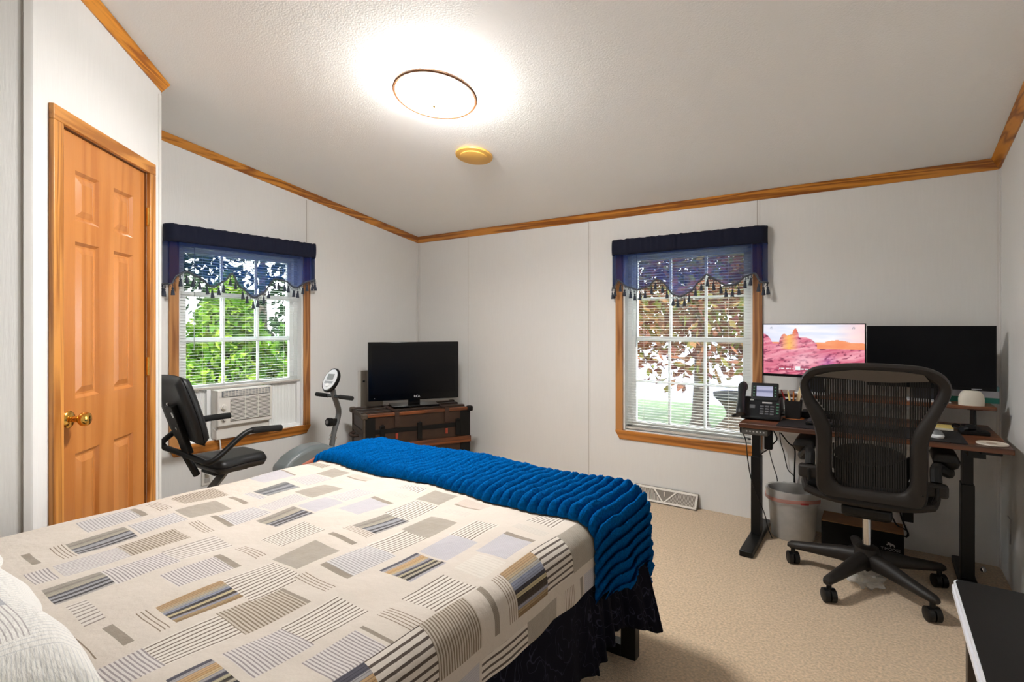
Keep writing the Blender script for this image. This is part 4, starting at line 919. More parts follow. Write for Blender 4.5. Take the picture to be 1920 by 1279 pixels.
# power brick and cords under the desk
p = PY(1441, 828, -.45)
tag(MB().box((p.x, p.y, DZ - .12), (.042, .035, .12)).build('power_adapter', BLACKP, bev=.005), 'black power adapter hanging under the left desk edge', 'adapter')
def cord(px_pts, y, label, r=.0028, ys=None, gnd=False):
    P_ = [PY(a, b, y if ys is None else ys[i]) for i, (a, b) in enumerate(px_pts)]
    if gnd: P_[-1].z = .008
    tag(MB().tube(crom(P_, 6), r, 6).build('cable', BLACKP), label, 'cable')
cord([(1394, 814), (1399, 830), (1402, 862), (1409, 900), (1420, 930), (1434, 965), (1440, 990), (1448, 1003)], -.4, 'thin black cable running down the left desk leg', ys=[-.66, -.62, -.5, -.42, -.38, -.34, -.32, -.3], gnd=True)
cord([(1447, 803), (1457, 822), (1449, 833), (1441, 842), (1428, 851), (1424, 862)], -.3, 'black cable looping beside the power adapter', .0036, ys=[-.42, -.42, -.44, -.42, -.34, -.25])
cord([(1462, 811), (1464, 830), (1470, 850), (1477, 880), (1490, 897), (1489, 940)], -.03, 'thin black cable dropping from the desk behind the bin', ys=[-.1, -.06, -.03, -.02, -.02, -.02])
cord([(1464, 812), (1478, 830), (1490, 842), (1490, 870), (1489, 900), (1487, 940)], -.04, 'thicker black cable dropping in front of the wall', .0042, ys=[-.12, -.08, -.05, -.035, -.03, -.03])
cord([(1442, 842), (1446, 860), (1452, 880), (1457, 897), (1460, 930)], -.05, 'thin black cable hanging from the power adapter', ys=[-.42, -.2, -.1, -.05, -.03])
cord([(1660, 950), (1672, 968), (1682, 985), (1700, 995), (1703, 1005), (1695, 1006)], -.08, 'black cables tangled beside the black box', .004)
cord([(1686, 950), (1690, 970), (1696, 985), (1702, 1000), (1699, 1008)], -.05, 'pale cable hanging beside the black box', .004)
tag(MB().box(tuple(PY(1702, 962, -.06)), (.05, .05, .09)).build('wall_adapter', BLACKP, bev=.004), 'black power block behind the chair near the right desk leg', 'adapter')

# ------------------------------------------------------------------ monitor shelf
SZ = .885; SY0, SY1 = -.34, -.12; SX0, SX1 = 3.235, 4.262
t = thing('monitor_shelf', 'brown wooden monitor riser with black legs on the desk', 'riser', (3.75, -.2, DZ))
MB().bb((SX0, SY0, SZ - .018), (SX1, SY1, SZ)).build('shelf_board', WAL, t, world=True, bev=.003)
for x in (SX0 + .07, SX1 - .075):
    mb = MB(); mb.prism([(SY0 + .03, DZ), (SY1 - .01, DZ), (SY1 - .03, SZ - .018), (SY0 + .05, SZ - .018)], lambda u, v, w_: (w_, u, v), x - .004, x + .004)
    mb.bb((x - .03, SY0 + .05, SZ - .026), (x + .03, SY1 - .03, SZ - .018)); mb.bb((x - .03, SY0 + .04, DZ), (x + .03, SY1 - .02, DZ + .006)); mb.build('leg', BLACKM, t, world=True, bev=.002)

# ------------------------------------------------------------------ monitors
def fbm(x, y, o=4):
    s = 0; a = .5; f = 1.
    for k in range(o):
        s += a * vn(x * f + 17 * k, y * f + 9 * k); a *= .5; f *= 2
    return s
def hsh(i, j): v = math.sin(i * 127.1 + j * 311.7) * 43758.5453; return v - math.floor(v)
def vn(x, y):
    i, j = math.floor(x), math.floor(y); f, g = x - i, y - j; f = f * f * (3 - 2 * f); g = g * g * (3 - 2 * g)
    return (hsh(i, j) * (1 - f) + hsh(i + 1, j) * f) * (1 - g) + (hsh(i, j + 1) * (1 - f) + hsh(i + 1, j + 1) * f) * g
def mixc(a, b, k): k = max(0, min(1, k)); return tuple(x + (y - x) * k for x, y in zip(a, b))
def desert(u, v):
    # v up; a butte left of centre, dunes of pink rock, pale cloudy sky
    sky = mixc((214, 222, 246), (255, 250, 246), fbm(u * 5, v * 16) * 1.5 - .2); sky = mixc(sky, (255, 196, 190), max(0, u - .72) * 2.4); sky = mixc(sky, (200, 206, 236), max(0, .25 - u) * 1.4)
    ridge = .64 + .012 * vn(u * 14, 1) + (.05 * max(0, 1 - abs(u - .75) / .12) ** .5 if abs(u - .75) < .12 else 0)
    butte = 0
    for c, w_, h_ in ((.335, .05, .31), (.30, .13, .2), (.22, .06, .21), (.41, .14, .14), (.0, .1, .2)):
        butte = max(butte, h_ * max(0, 1 - abs((u - c) / w_) ** 2.2))
    line = .60 + .02 * vn(u * 18, 3) + butte
    if v > max(line, ridge): return sky if not (.068 < math.hypot(u - .085, (v - .93) * .5) * 8 < .09 or .068 < math.hypot(u - .9, (v - .93) * .5) * 8 < .09) else (120, 130, 150)
    far = v > line
    if far or (u > .55 and v > .52): c = mixc((236, 130, 86), (250, 178, 130), fbm(u * 9, v * 30))
    else:
        st = fbm((u * 3 + v * 4), v * 22 - u * 9); c = mixc((198, 78, 108), (252, 186, 196), st * 1.5 - .2)
        g = fbm(u * 22 + v * 12, v * 30 - u * 14); c = mixc(c, (120, 40, 70), max(0, g - .52) * 4.5)
        if .16 < u < .42 and v > .5: c = mixc(c, (250, 190, 96), max(0, 1 - abs(u - .27) / .1) * .95); c = mixc(c, (226, 96, 60), max(0, v - .75) * 3.2)
        c = mixc(c, (170, 100, 190), max(0, 1 - abs(u - .66) / .12) * max(0, .45 - v) * 2.2)
        c = mixc(c, (252, 214, 222), max(0, 1 - abs(u - .42) / .22) * max(0, 1 - abs(v - .3) / .25) * .6)
    if .17 < u < .315 and .07 < v < .16: c = mixc(c, (170, 66, 90), .8); c = (246, 236, 240) if .1 < v < .125 and vn(u * 160, 2) > .35 else c
    if .335 < u < .47 and .07 < v < .16: c = mixc(c, (150, 66, 90), .8); c = (236, 240, 240) if (u < .385 and v > .09) or (.1 < v < .125 and vn(u * 150, 5) > .4) else c
    return tuple(max(0, min(255, x)) for x in c)
MY = -.25
def monitor(label, x0, x1, z0, z1, on):
    xc = (x0 + x1) / 2; t = thing('computer_monitor', label, 'monitor', (xc, MY + .05, SZ)); w2 = (x1 - x0) / 2
    z0 -= SZ; z1 -= SZ; yo = -.05
    MB().bb((-w2, yo, z0), (w2, yo + .022, z1)).build('bezel', mat('monitor_black', (6, 6, 8), .35, spec=.2), t, bev=.002)
    if on: paint('screen', frange(-w2 + .006, w2 - .006, 176), frange(z0 + .016, z1 - .006, 96), lambda u, v: (u, yo - .0008, v), desert, painted('lit_screen', .165), t)
    else:
        MB().bb((-w2 + .006, yo - .0006, z0 + .016), (w2 - .006, yo, z1 - .006)).build('screen', mat('screen_off', (4, 5, 9), .4, spec=.15), t, smooth=0)
        MB().bb((w2 - .095, yo - .0012, z0 + .0055), (w2 - .055, yo, z0 + .0095)).build('badge', mat('badge_pale', (170, 172, 176), .4), t, smooth=0)
    MB().bb((-.12, yo + .022, z0 + .05), (.12, yo + .045, z1 - .05)).build('rear_shell', BLACKP, t, bev=.008)
    mb = MB(); mb.hexa([(-.045, .0, z0 + .12), (.045, .0, z0 + .12), (.045, .02, z0 + .12), (-.045, .02, z0 + .12)], [(-.062, -.01, .008), (.062, -.01, .008), (.062, .022, .008), (-.062, .022, .008)])
    mb.build('stand_neck', mat('stand_navy', (16, 22, 34), .35), t, bev=.003)
    MB().bb((-.09, -.09, 0), (.09, .025, .008)).build('stand_base', mat('stand_silver', (200, 204, 208), .35, .3), t, bev=.003)
    return t
ml0, ml1 = PY(1427, 650, MY - .05).x, PY(1623.5, 640, MY - .05).x
monitor('lit computer monitor showing a pink desert landscape', ml0, ml1, PY(1427, 704, MY).z, PY(1427, 607, MY).z, True)
mr0, mr1 = PY(1625.5, 640, MY).x, PY(1869, 640, MY).x
monitor('switched-off black computer monitor beside the lit one', mr0, mr1, PY(1868, 735, MY).z, PY(1868, 611, MY).z, False)

# things on the riser
t = thing('tissue_box', 'teal and white carton behind the dark monitor on the riser', 'box', (4.22, -.148, SZ))
p0, p1 = PY(1783, 750, -.17), PY(1874, 750, -.17); xw = min(p1.x, 4.30)
MB().bb((p0.x - .05 - 4.22, -.022, .0), (xw - 4.22, .022, .028)).build('teal_base', mat('carton_teal', (38, 132, 116), .5), t)
MB().bb((p0.x - .05 - 4.22, -.022, .028), (xw - 4.22, .022, .062)).build('white_middle', mat('carton_white', (206, 206, 214), .5), t)
MB().bb((p0.x - .05 - 4.22, -.022, .062), (xw - 4.22, .022, .085)).build('pale_top', mat('carton_pale_teal', (140, 188, 188), .5), t)
p = PY(1821, 745, -.3); dm = MB()
dm.lathe([(.05, 0), (.051, .03), (.047, .052), (.037, .068), (.03, .073), (0, .074)], 28, (0, 0, 0), None, 1, .6)
o = dm.build('webcam_dome', mat('device_cream', (214, 208, 194), .5), bev=None); o.location = (p.x, -.305, SZ); tag(o, 'cream rounded device standing in front of the dark monitor', 'device')

# ------------------------------------------------------------------ desk phone
PA = math.radians(-8)
p = PZ(1420, 786, DZ); t = thing('desk_phone', 'black office desk phone with handset and small colour screen', 'phone', (3.222, -.475, DZ), math.radians(6))
PH_ = mat('phone_charcoal', (20, 24, 27), .42, spec=.35)
mb = MB(); mb.prism([(-.09, .004), (-.09, .02), (.06, .115), (.08, .11), (.085, .004)], lambda u, v, w_: (w_, u, v), -.085, .115); mb.build('body', PH_, t, bev=.006)
RP = Matrix.Rotation(math.radians(62), 3, 'X')
hd = MB().box((.03, .062, .142), (.145, .115, .018), RP).build('display_head', PH_, t, bev=.008)
scn = lambda u, v: (lambda q: (q.x, q.y, q.z))(Vector((.03, .062, .142)) + RP @ Vector((u, v, .0098)))
paint('screen', frange(-.043, .043, 30), frange(-.03, .035, 20), scn, lambda u, v: mixc((196, 196, 226), (120, 124, 160), max(0, 1 - abs(v - .5) * 6)) if v < .8 else (186, 188, 216), painted('lit_screen_phone', .12), hd)
for s in (-1, 1):
    for k in range(4):
        c = Vector((.03, .062, .142)) + RP @ Vector((s * .056, .028 - k * .018, .01)); MB().box(tuple(c), (.009, .007, .003), RP).build('line_key', mat('line_key_green', (70, 120, 96), .5), hd)
RP2 = Matrix.Rotation(math.radians(32.3), 3, 'X')
def kbase(x, y): return Vector((x, y, .02 + (y + .09) * .633 + .002))
for r_ in range(4):
    for c_ in range(3): MB().box(tuple(kbase(.02 + c_ * .026, -.07 + r_ * .018)), (.019, .012, .006), RP2).build('key', mat('phone_key', (92, 94, 98), .5), t, bev=.001)
MB().box(tuple(kbase(.045, .012)), (.05, .012, .004), RP2).build('label_strip', mat('label_pale', (170, 172, 174), .5), t)
MB().box(tuple(kbase(-.03, -.02)), (.03, .03, .005), RP2).build('navigation_pad', mat('phone_key', (92, 94, 98), .5), t, bev=.004)
MB().box(tuple(kbase(-.035, .03)), (.018, .008, .005), RP2).build('soft_key', VINYL, t)
for k in range(4): MB().box(tuple(kbase(.1, -.06 + .022 * k)), (.012, .01, .004), RP2).build('side_key', mat('line_key_green', (70, 120, 96), .5), t)
hs = [(-.084, -.105, .028), (-.086, -.085, .055), (-.088, -.03, .092), (-.09, .03, .132), (-.09, .065, .162), (-.088, .085, .165)]
hpp = crom(hs, 5); MB().tube(hpp, [.026 + .008 * abs(2 * i / (len(hpp) - 1) - 1) for i in range(len(hpp))], 14, flat=.8).build('handset', PH_, t)
MB().tube(crom([(-.1, -.1, .03), (-.125, -.115, .02), (-.13, -.09, .012), (-.1, -.06, .01)], 6), .005, 7).build('coiled_cord', PH_, t)
p = PZ(1442, 733, SZ)
tag(MB().box((3.285, -.33, SZ + .012), (.06, .05, .024)).build('white_charger', VINYL, bev=.005), 'small white charger beside the lit monitor stand', 'charger')

# ------------------------------------------------------------------ pen cup
t = thing('pen_cup', 'black metal pen cup on an orange coaster', 'cup', (3.392, -.395, DZ + .006))
CUPM = mat('cup_mesh_black', (34, 30, 30), .5, .4)
mb = MB(); w0, w1, hh_ = .036, .042, .1
mb.hexa([(-w0, -w0, 0), (w0, -w0, 0), (w0, w0, 0), (-w0, w0, 0)], [(-w0, -w0, .004), (w0, -w0, .004), (w0, w0, .004), (-w0, w0, .004)])
for a, b in (((-1, -1), (1, -1)), ((1, -1), (1, 1)), ((1, 1), (-1, 1)), ((-1, 1), (-1, -1))):
    q = [(a[0] * w0, a[1] * w0, 0), (b[0] * w0, b[1] * w0, 0), (b[0] * w1, b[1] * w1, hh_), (a[0] * w1, a[1] * w1, hh_)]
    mb.hexa(q, [(x * .95, y * .95, z) for x, y, z in q])
mb.build('holder', CUPM, t, smooth=0)
pens = [('red pen in the black pen cup', (176, 36, 40), -.03, .02, -.3), ('pale yellow pencil in the black pen cup', (222, 196, 120), -.012, -.01, -.12), ('white marker in the black pen cup', (226, 226, 220), -.018, .028, -.1), ('orange pen in the black pen cup', (200, 120, 60), -.002, -.022, .05), ('green highlighter in the black pen cup', (196, 206, 190), .012, .02, .1)]
for lab, c, x, y, tl in pens:
    b0 = Vector((3.392 + x * .4, -.395 + y * .6, DZ + .014)); b1 = b0 + Vector((tl * .14 + x * .4, y * .5, .145))
    tag(MB().tube([b0, b0.lerp(b1, .9), b1], [.0045, .0045, .002], 8).build('pen', mat('pen_%d_%d' % c[:2], c, .4)), lab, 'pen')
tag(MB().box((3.413, -.4, DZ + .1), (.02, .004, .17), (0, math.radians(14), 0)).build('wooden_stick', mat('pale_wood_stick', (214, 190, 150), .6), bev=.0018), 'flat pale wooden stick standing in the pen cup', 'stick')
tag(MB().lathe([(0, 0), (.055, 0), (.056, .003), (.054, .006), (0, .006)], 28, (3.392, -.395, DZ)).build('cork_coaster', mat('orange_coaster', (188, 108, 48), .6)), 'orange round coaster under the pen cup', 'coaster')

# desk mat, keyboard, mouse, notes, plate, dark gadgets
tag(MB().prism(rr_poly(3.345, 4.118, DY0 + .012, -.36, .012), lambda u, v, w_: (u, v, w_), DZ, DZ + .004).build('desk_mat', mat('black_felt', (7, 7, 8), .9, bump=.2)), 'large black desk mat along the front of the desk', 'desk mat')
t = thing('keyboard', 'black keyboard on the desk mat behind the chair', 'keyboard', (3.67, -.52, DZ + .0045))
MB().bb((-.2, -.065, 0), (.2, .065, .015)).build('case', BLACKP, t, bev=.004)
kb = None
for r_ in range(5):
    for c_ in range(15):
        l_ = (-.182 + c_ * .026, -.048 + r_ * .024, .018)
        if kb is None: kb = MB().box((0, 0, 0), (.021, .019, .007)).build('keycap', mat('keycap_dark', (38, 40, 44), .5), t, bev=.002); kb.location = l_
        else: copy_at(kb, t, l_)
p = PZ(1760, 826, DZ + .01)
t = thing('computer_mouse', 'white and grey computer mouse on the right of the desk mat', 'mouse', (p.x - .01, -.575, DZ + .0045), math.radians(-60))
ms_ = lambda a: MB().lathe(a, 24, (0, 0, 0), None, 1.0, .6)
ms_([(0, 0), (.052, 0), (.056, .008), (.053, .016), (0, .016)]).build('base', VINYL, t)
ms_([(.052, .016), (.045, .027), (.03, .034), (0, .037)]).build('shell', mat('mouse_grey', (110, 112, 114), .4), t)
t = thing('sticky_notes', 'pad of pale yellow sticky notes at the back of the desk', 'notepad', (4.058, -.315, DZ))
MB().bb((-.04, -.04, 0), (.04, .04, .014)).build('white_pad', mat('note_white', (226, 220, 200), .7), t)
MB().bb((-.04, -.04, .0142), (.04, .04, .022)).build('yellow_pad', mat('note_yellow', (240, 214, 130), .7), t)
t = thing('docking_station', 'black docking gadgets piled by the right riser leg', 'electronics', (4.172, -.372, DZ))
MB().box((0, 0, .01), (.11, .07, .02), (0, 0, .1)).build('base_unit', BLACKP, t, bev=.004); MB().box((-.02, .0, .034), (.05, .05, .026), (0, 0, .4)).build('camera_body', BLACKP, t, bev=.008)
MB().cyl((-.03, -.02, .03), (-.05, -.05, .026), .012).build('lens', mat('dark_lens', (40, 42, 46), .15), t)
MB().tube(crom([(-.04, -.03, .02), (-.08, -.02, .03), (-.07, .02, .04), (-.03, .03, .03)], 6), .004, 7).build('cable_coil', BLACKP, t)
p = PZ(1868, 840, DZ)
t = thing('round_trivet', 'round white disc lying on the right end of the desk', 'coaster', (4.205, -.63, DZ))
MB().lathe([(0, 0), (.052, 0), (.056, .004), (.054, .009), (.048, .007), (0, .006)], 36).build('disc', mat('disc_cream', (216, 206, 190), .5), t)
MB().lathe([(0, .0062), (.02, .0062), (.02, .0068), (0, .007)], 24).build('centre_print', mat('disc_print', (170, 150, 130), .6), t)
tag(MB().bb((3.42, -.33, DZ), (3.62, -.2, DZ + .035)).build('mini_computer', BLACKP, bev=.006), 'black slim box under the monitor riser', 'computer')

# ------------------------------------------------------------------ waste bin
t = thing('waste_bin', 'oval grey plastic waste bin under the desk', 'bin', (3.362, -.175, 0))
BIN = mat('bin_grey_plastic', (176, 174, 170), .35, noise=.08, nscale=20)
MB().lathe([(0, 0), (.112, 0), (.118, .008), (.138, .27), (.146, .278), (.146, .29), (.136, .29), (.13, .27), (.11, .012), (0, .012)], 48, (0, 0, 0), None, 1, .88).build('tub', BIN, t)
LIN = see_through('clear_liner', (236, 234, 232), .5, transl=.4)
mb = MB(); mb.grid(frange(0, 2 * math.pi, 73), frange(0, 1, 9), lambda a, v: ((.150 - .006 * v + .002 * math.sin(a * 17)) * math.cos(a), (.150 - .006 * v + .002 * math.sin(a * 13)) * .88 * math.sin(a), .294 - v * (.075 + .006 * math.sin(a * 5)) + .002 * math.sin(a * 23)))
mb.build('liner_skirt', LIN, t, smooth=70, fix=False)
mb = MB(); mb.grid(frange(0, 2 * math.pi, 73), frange(0, 1, 9), lambda a, v: ((.136 - .02 * v + .005 * math.sin(a * 19) * v) * math.cos(a), (.136 - .02 * v + .005 * math.sin(a * 15) * v) * .88 * math.sin(a), .294 - v * .22))
mb.build('liner_inside', LIN, t, smooth=70, fix=False)
mb = MB(); mb.grid(frange(math.pi * .8, math.pi * 1.95, 40), [0, 1], lambda a, v: (.1515 * math.cos(a), .1515 * .88 * math.sin(a), .256 - .022 * v - .006 * math.sin(a * 2))); mb.build('drawstring_band', see_through('red_band', (226, 140, 122), .5), t, smooth=70, fix=False)
mb = MB(); mb.grid(frange(math.pi * 1.62, math.pi * 1.72, 8), [0, 1], lambda a, v: (.1525 * math.cos(a), .1525 * .88 * math.sin(a), .246 - .01 * v)); mb.build('drawstring_tab', mat('red_tab', (150, 22, 26), .5), t, fix=False)

# ------------------------------------------------------------------ black carton
t = thing('storage_carton', 'black carton with brown lid and moose emblem below the desk', 'box', (3.71, -.105, 0))
bw, bd, bh = .195, .093, .142
MB().bb((-bw, -bd, 0), (bw, bd, bh - .004)).build('carton', mat('carton_black', (6, 6, 6), .6, spec=.2), t, bev=.002)
MB().bb((-bw, -bd, bh - .004), (bw, bd, bh)).build('lid', mat('carton_brown', (140, 100, 58), .6, noise=.15, nscale=20), t)
GM = mat('print_grey', (150, 150, 150), .6)
text_mesh('brand_lettering', 'TIMOOSE', .021, Matrix.Translation((.135, -bd - .0008, .046)) @ Matrix.Rotation(math.pi / 2, 4, 'X'), GM, t)
mo = [(-.02, .0), (-.012, .009), (-.016, .016), (-.006, .014), (.0, .011), (.012, .008), (.02, .002), (.02, -.01), (.016, -.01), (.014, -.003), (.004, -.001), (.002, -.01), (-.002, -.01), (-.003, .0), (-.01, .001), (-.016, -.004)]
MB().prism(mo, lambda u, v, w_: (.135 + u, w_, .07 + v), -bd - .001, -bd).build('moose_emblem', GM, t, smooth=0)

# plastic bag under the chair
rb = random.Random(9); mb = MB()
def bag(u, v):
    a, b = u * 2 * math.pi, v * math.pi; r = .062 * (1 + .22 * math.sin(3 * a + 5 * b) + .15 * math.sin(7 * a - 4 * b) + .1 * math.sin(11 * b + 2 * a)); return (3.735 + r * math.sin(b) * math.cos(a) * 1.1, -.66 + r * math.sin(b) * math.sin(a), .045 + r * .62 * math.cos(b))
mb.grid(frange(0, 1, 40), frange(0, 1, 24), bag); tag(mb.build('plastic_bag', see_through('bag_film', (222, 220, 214), .5, transl=.3), smooth=25, fix=False), 'crumpled clear plastic bag on the carpet under the chair', 'bag')
# small bracket on the right wall, floor bolt
p = PX(1896, 975, RX - .002)
tag(MB().tube([(RX - .004, p.y, p.z - .12), (RX - .004, p.y, p.z), (RX - .012, p.y + .02, p.z + .012)], .003, 6).build('wall_hook', CHROME), 'thin metal hook on the right wall below the desk end', 'hook')
p = PZ(1844, 1070, .004); tag(MB().lathe([(0, 0), (.014, 0), (.012, .012), (.006, .022), (0, .023)], 14, (p.x, p.y, .0)).build('door_stop', CHROME), 'small metal knob on the carpet in the right corner', 'knob')

# ------------------------------------------------------------------ office chair
CHM = mat('chair_graphite', (34, 30, 27), .5, spec=.35); MESH = mat('chair_mesh_black', (20, 18, 16), .75); CHD = mat('chair_black', (9, 9, 9), .42, spec=.35)
CX, CY = 3.743, -.626
t = thing('office_chair', 'graphite mesh-back office chair on five casters at the desk', 'chair', (CX, CY, 0))
TZ = .22; YB0 = -.845
def bp_(u, v, off=0): p = onplane(1460 + u / 4.264, 660 + v / 4.264, (0, 1, TZ), YB0 + TZ * .47); return p + Vector((0, 1, TZ)).normalized() * off
OUT = [(680, 90), (920, 100), (1110, 115), (1240, 145), (1330, 195), (1380, 265), (1382, 340), (1340, 430), (1290, 520), (1225, 650), (1200, 740), (1197, 900), (1195, 1060), (1190, 1190), (1140, 1245), (1000, 1230), (760, 1195), (540, 1160), (380, 1135), (310, 1080), (298, 980), (298, 820), (300, 690), (285, 600), (250, 500), (205, 400), (172, 280), (185, 200), (240, 140), (340, 110), (500, 95)]
INN = [(690, 222), (900, 232), (1080, 228), (1190, 238), (1255, 262), (1280, 300), (1272, 345), (1225, 430), (1160, 530), (1095, 625), (1065, 720), (1062, 880), (1060, 1030), (1030, 1100), (980, 1135), (880, 1130), (700, 1105), (560, 1085), (490, 1065), (440, 1010), (425, 930), (425, 780), (425, 640), (400, 560), (350, 460), (290, 380), (245, 290), (245, 235), (290, 198), (370, 185), (530, 200)]
K = 3
o3 = crom([(a, b, 0) for a, b in OUT], K, True); i3 = crom([(a, b, 0) for a, b in INN], K, True); n = len(o3)
mb = MB(); rings = []
for f, off in ((0, .004), (0, .02), (.12, .034), (.5, .032), (.85, .024), (1, .012), (1, .0), (.5, -.012), (.12, -.01)):
    rings.append([bp_(a.x + (b.x - a.x) * f, a.y + (b.y - a.y) * f, -off + .01) for a, b in zip(o3, i3)])
vs = [p for r in rings for p in r]; m_ = len(rings); fs = []
for i in range(m_):
    j = (i + 1) % m_
    for k in range(n): l = (k + 1) % n; fs.append((i * n + k, i * n + l, j * n + l, j * n + k))
mb.add(vs, fs); bf = mb.build('back_frame', CHM, t, world=True, smooth=50)
for k in (5, 38, 62, 75, 83, 20): a = o3[k].lerp(i3[k], .3); c = bp_(a.x, a.y, -.024); MB().cyl(c, c + Vector((0, -.003, 0)), .004, n=10).build('screw', CHD, bf, world=True)
hb_ = [(290, 180), (420, 150), (600, 132), (800, 138), (1000, 150), (1160, 172), (1200, 225), (1080, 228), (900, 232), (690, 222), (530, 200), (370, 185)]
MB().hexa([bp_(u, v, -.028) for u, v in hb_], [bp_(u, v, -.02) for u, v in hb_]).build('head_band', mat('chair_taupe', (74, 64, 54), .6), bf, world=True, smooth=0)
# suspension mesh: vertical bands
def cross(u, poly):
    r = []
    for a, b in zip(poly, poly[1:] + poly[:1]):
        if (a.x - u) * (b.x - u) < 0: r.append(a.y + (b.y - a.y) * (u - a.x) / (b.x - a.x))
    return sorted(r)
mb = MB(); u = 250
while u < 1278:
    c = cross(u, i3)
    if len(c) >= 2:
        for lo_, hi_ in [(c[0] - 8, c[1] + 8)] if len(c) == 2 else [(c[0] - 8, c[1] + 8), (c[-2] - 8, c[-1] + 8)]:
            for k in range(8):
                v0, v1 = lo_ + (hi_ - lo_) * k / 8, lo_ + (hi_ - lo_) * (k + 1) / 8
                bo = lambda v: .012 + .02 * math.sin(math.pi * min(1, max(0, (v - 200) / 900)))
                mb.add([bp_(u, v0, bo(v0)), bp_(u + 14.8, v0, bo(v0)), bp_(u + 14.8, v1, bo(v1)), bp_(u, v1, bo(v1))], [(0, 1, 2, 3)])
    u += 19.5
mb.build('mesh_back', MESH, t, world=True, smooth=0, fix=False)
lp = [(735 + 300 * math.cos(a), 870 + (90 - 0) * math.sin(a) + 40 * math.cos(a)) for a in frange(0, 2 * math.pi, 40)[:-1]]
MB().hexa([bp_(x, y, .05) for x, y in lp], [bp_(x, y, .062) for x, y in lp]).build('lumbar_pad', mat('lumbar_grey', (44, 40, 36), .7), t, world=True, smooth=30)
sp_ = [(425, 865), (520, 905), (640, 940), (760, 955), (900, 945), (1062, 880), (1062, 1030), (1030, 1100), (980, 1137), (700, 1107), (520, 1078), (440, 1015)]
MB().hexa([bp_(x, y, .045) for x, y in sp_], [bp_(x, y, .06) for x, y in sp_]).build('sacral_pad', mat('seat_mesh_dark', (8, 8, 8), .8, spec=.2), t, world=True, smooth=0)
# seat
mb = MB()
def seat_(u, v, s): 
    y = -.83 + v * .45; w2 = .24 + .025 * math.sin(math.pi * v); z = .455 + .03 * abs(u) ** 3 - .05 * max(0, v - .8) / .2 * max(0, v - .8) * 5 * .2 + s * .018
    return (CX + u * w2, y, z)
mb.grid(frange(-1, 1, 17), frange(0, 1, 15), lambda u, v: seat_(u, v, 1)); mb.grid(frange(-1, 1, 17), frange(0, 1, 15), lambda u, v: seat_(u, v, -1)); mb.build('seat', mat('seat_mesh_dark', (20, 19, 18), .8), t, world=True, solid=.004, smooth=60)
rim_ = [seat_(u, 0, 0) for u in frange(-1, 1, 9)] + [seat_(1, v, 0) for v in frange(.1, .9, 8)] + [seat_(u, 1, 0) for u in frange(1, -1, 9)] + [seat_(-1, v, 0) for v in frange(.9, .1, 8)]
MB().tube(rim_, .02, 8, closed=True).build('seat_frame', CHM, t, world=True)
# tilt mechanism and gas lift
MB().box((CX, -.66, .395), (.2, .26, .06)).build('tilt_mechanism', CHD, t, world=True, bev=.02)
MB().box((CX, -.8, .41), (.2, .05, .05)).build('back_crossbar', CHD, t, world=True, bev=.015)
for s in (1,): MB().tube([PY(1690, 945, -.75), PY(1722, 947, -.76), PY(1730, 947, -.76), PY(1748, 947, -.76), PY(1754, 947, -.76)], [.006, .008, .013, .014, .008], 12).build('control_lever', CHD, t, world=True)
MB().cyl((CX, CY, .165), (CX, CY, .37), .0185, n=24).build('gas_lift', CHROME, t, world=True)
hub = MB().lathe([(0, .08), (.045, .08), (.055, .1), (.058, .15), (.05, .185), (.034, .195), (0, .195)], 28, (CX, CY, 0)).build('hub', CHM, t, world=True)
for a in (171.5, -115, -44.5, 29.5, 100):
    a = math.radians(a); d = Vector((math.cos(a), math.sin(a), 0)); C0 = Vector((CX, CY, 0)); R_ = .335; sd = Vector((-d.y, d.x, 0))
    secs = [(.03, .128, .038, .046), (.12, .124, .034, .038), (.22, .112, .029, .029), (.3, .104, .026, .023), (.345, .1, .023, .019), (.36, .096, .014, .011)]
    mb = MB(); rr = []
    for r_, z_, w_, h_ in secs:
        rr.append([C0 + d * r_ + sd * (w_ * math.cos(k)) + Vector((0, 0, z_ + h_ * math.sin(k))) for k in [2 * math.pi * q / 12 for q in range(12)]])
    vs = [p for r in rr for p in r]; fs = [(i * 12 + k, i * 12 + (k + 1) % 12, (i + 1) * 12 + (k + 1) % 12, (i + 1) * 12 + k) for i in range(len(rr) - 1) for k in range(12)] + [tuple(range(11, -1, -1)), tuple(range((len(rr) - 1) * 12, len(rr) * 12))]
    mb.add(vs, fs); mb.build('base_arm', CHM, t, world=True, smooth=50)
    cp_ = C0 + d * R_; w = MB(); ca = a + .9 + a * .3; wd_ = Vector((math.cos(ca), math.sin(ca), 0)); wd_ = Vector((.9, .43, 0))
    cs = MB().cyl(cp_ + Vector((0, 0, .058)), cp_ + Vector((0, 0, .088)), .011).build('caster', CHD, t, world=True)
    for s in (-1, 1): MB().tube([cp_ + wd_ * (s * .002) + Vector((0, 0, .032)), cp_ + wd_ * (s * .004) + Vector((0, 0, .032)), cp_ + wd_ * (s * .025) + Vector((0, 0, .032)), cp_ + wd_ * (s * .028) + Vector((0, 0, .032))], [.029, .032, .032, .026], 22).build('wheel', CHD, cs, world=True)
    MB().box(cp_ + Vector((0, 0, .05)), (.03, .03, .022)).build('fork', CHD, cs, world=True, bev=.006)
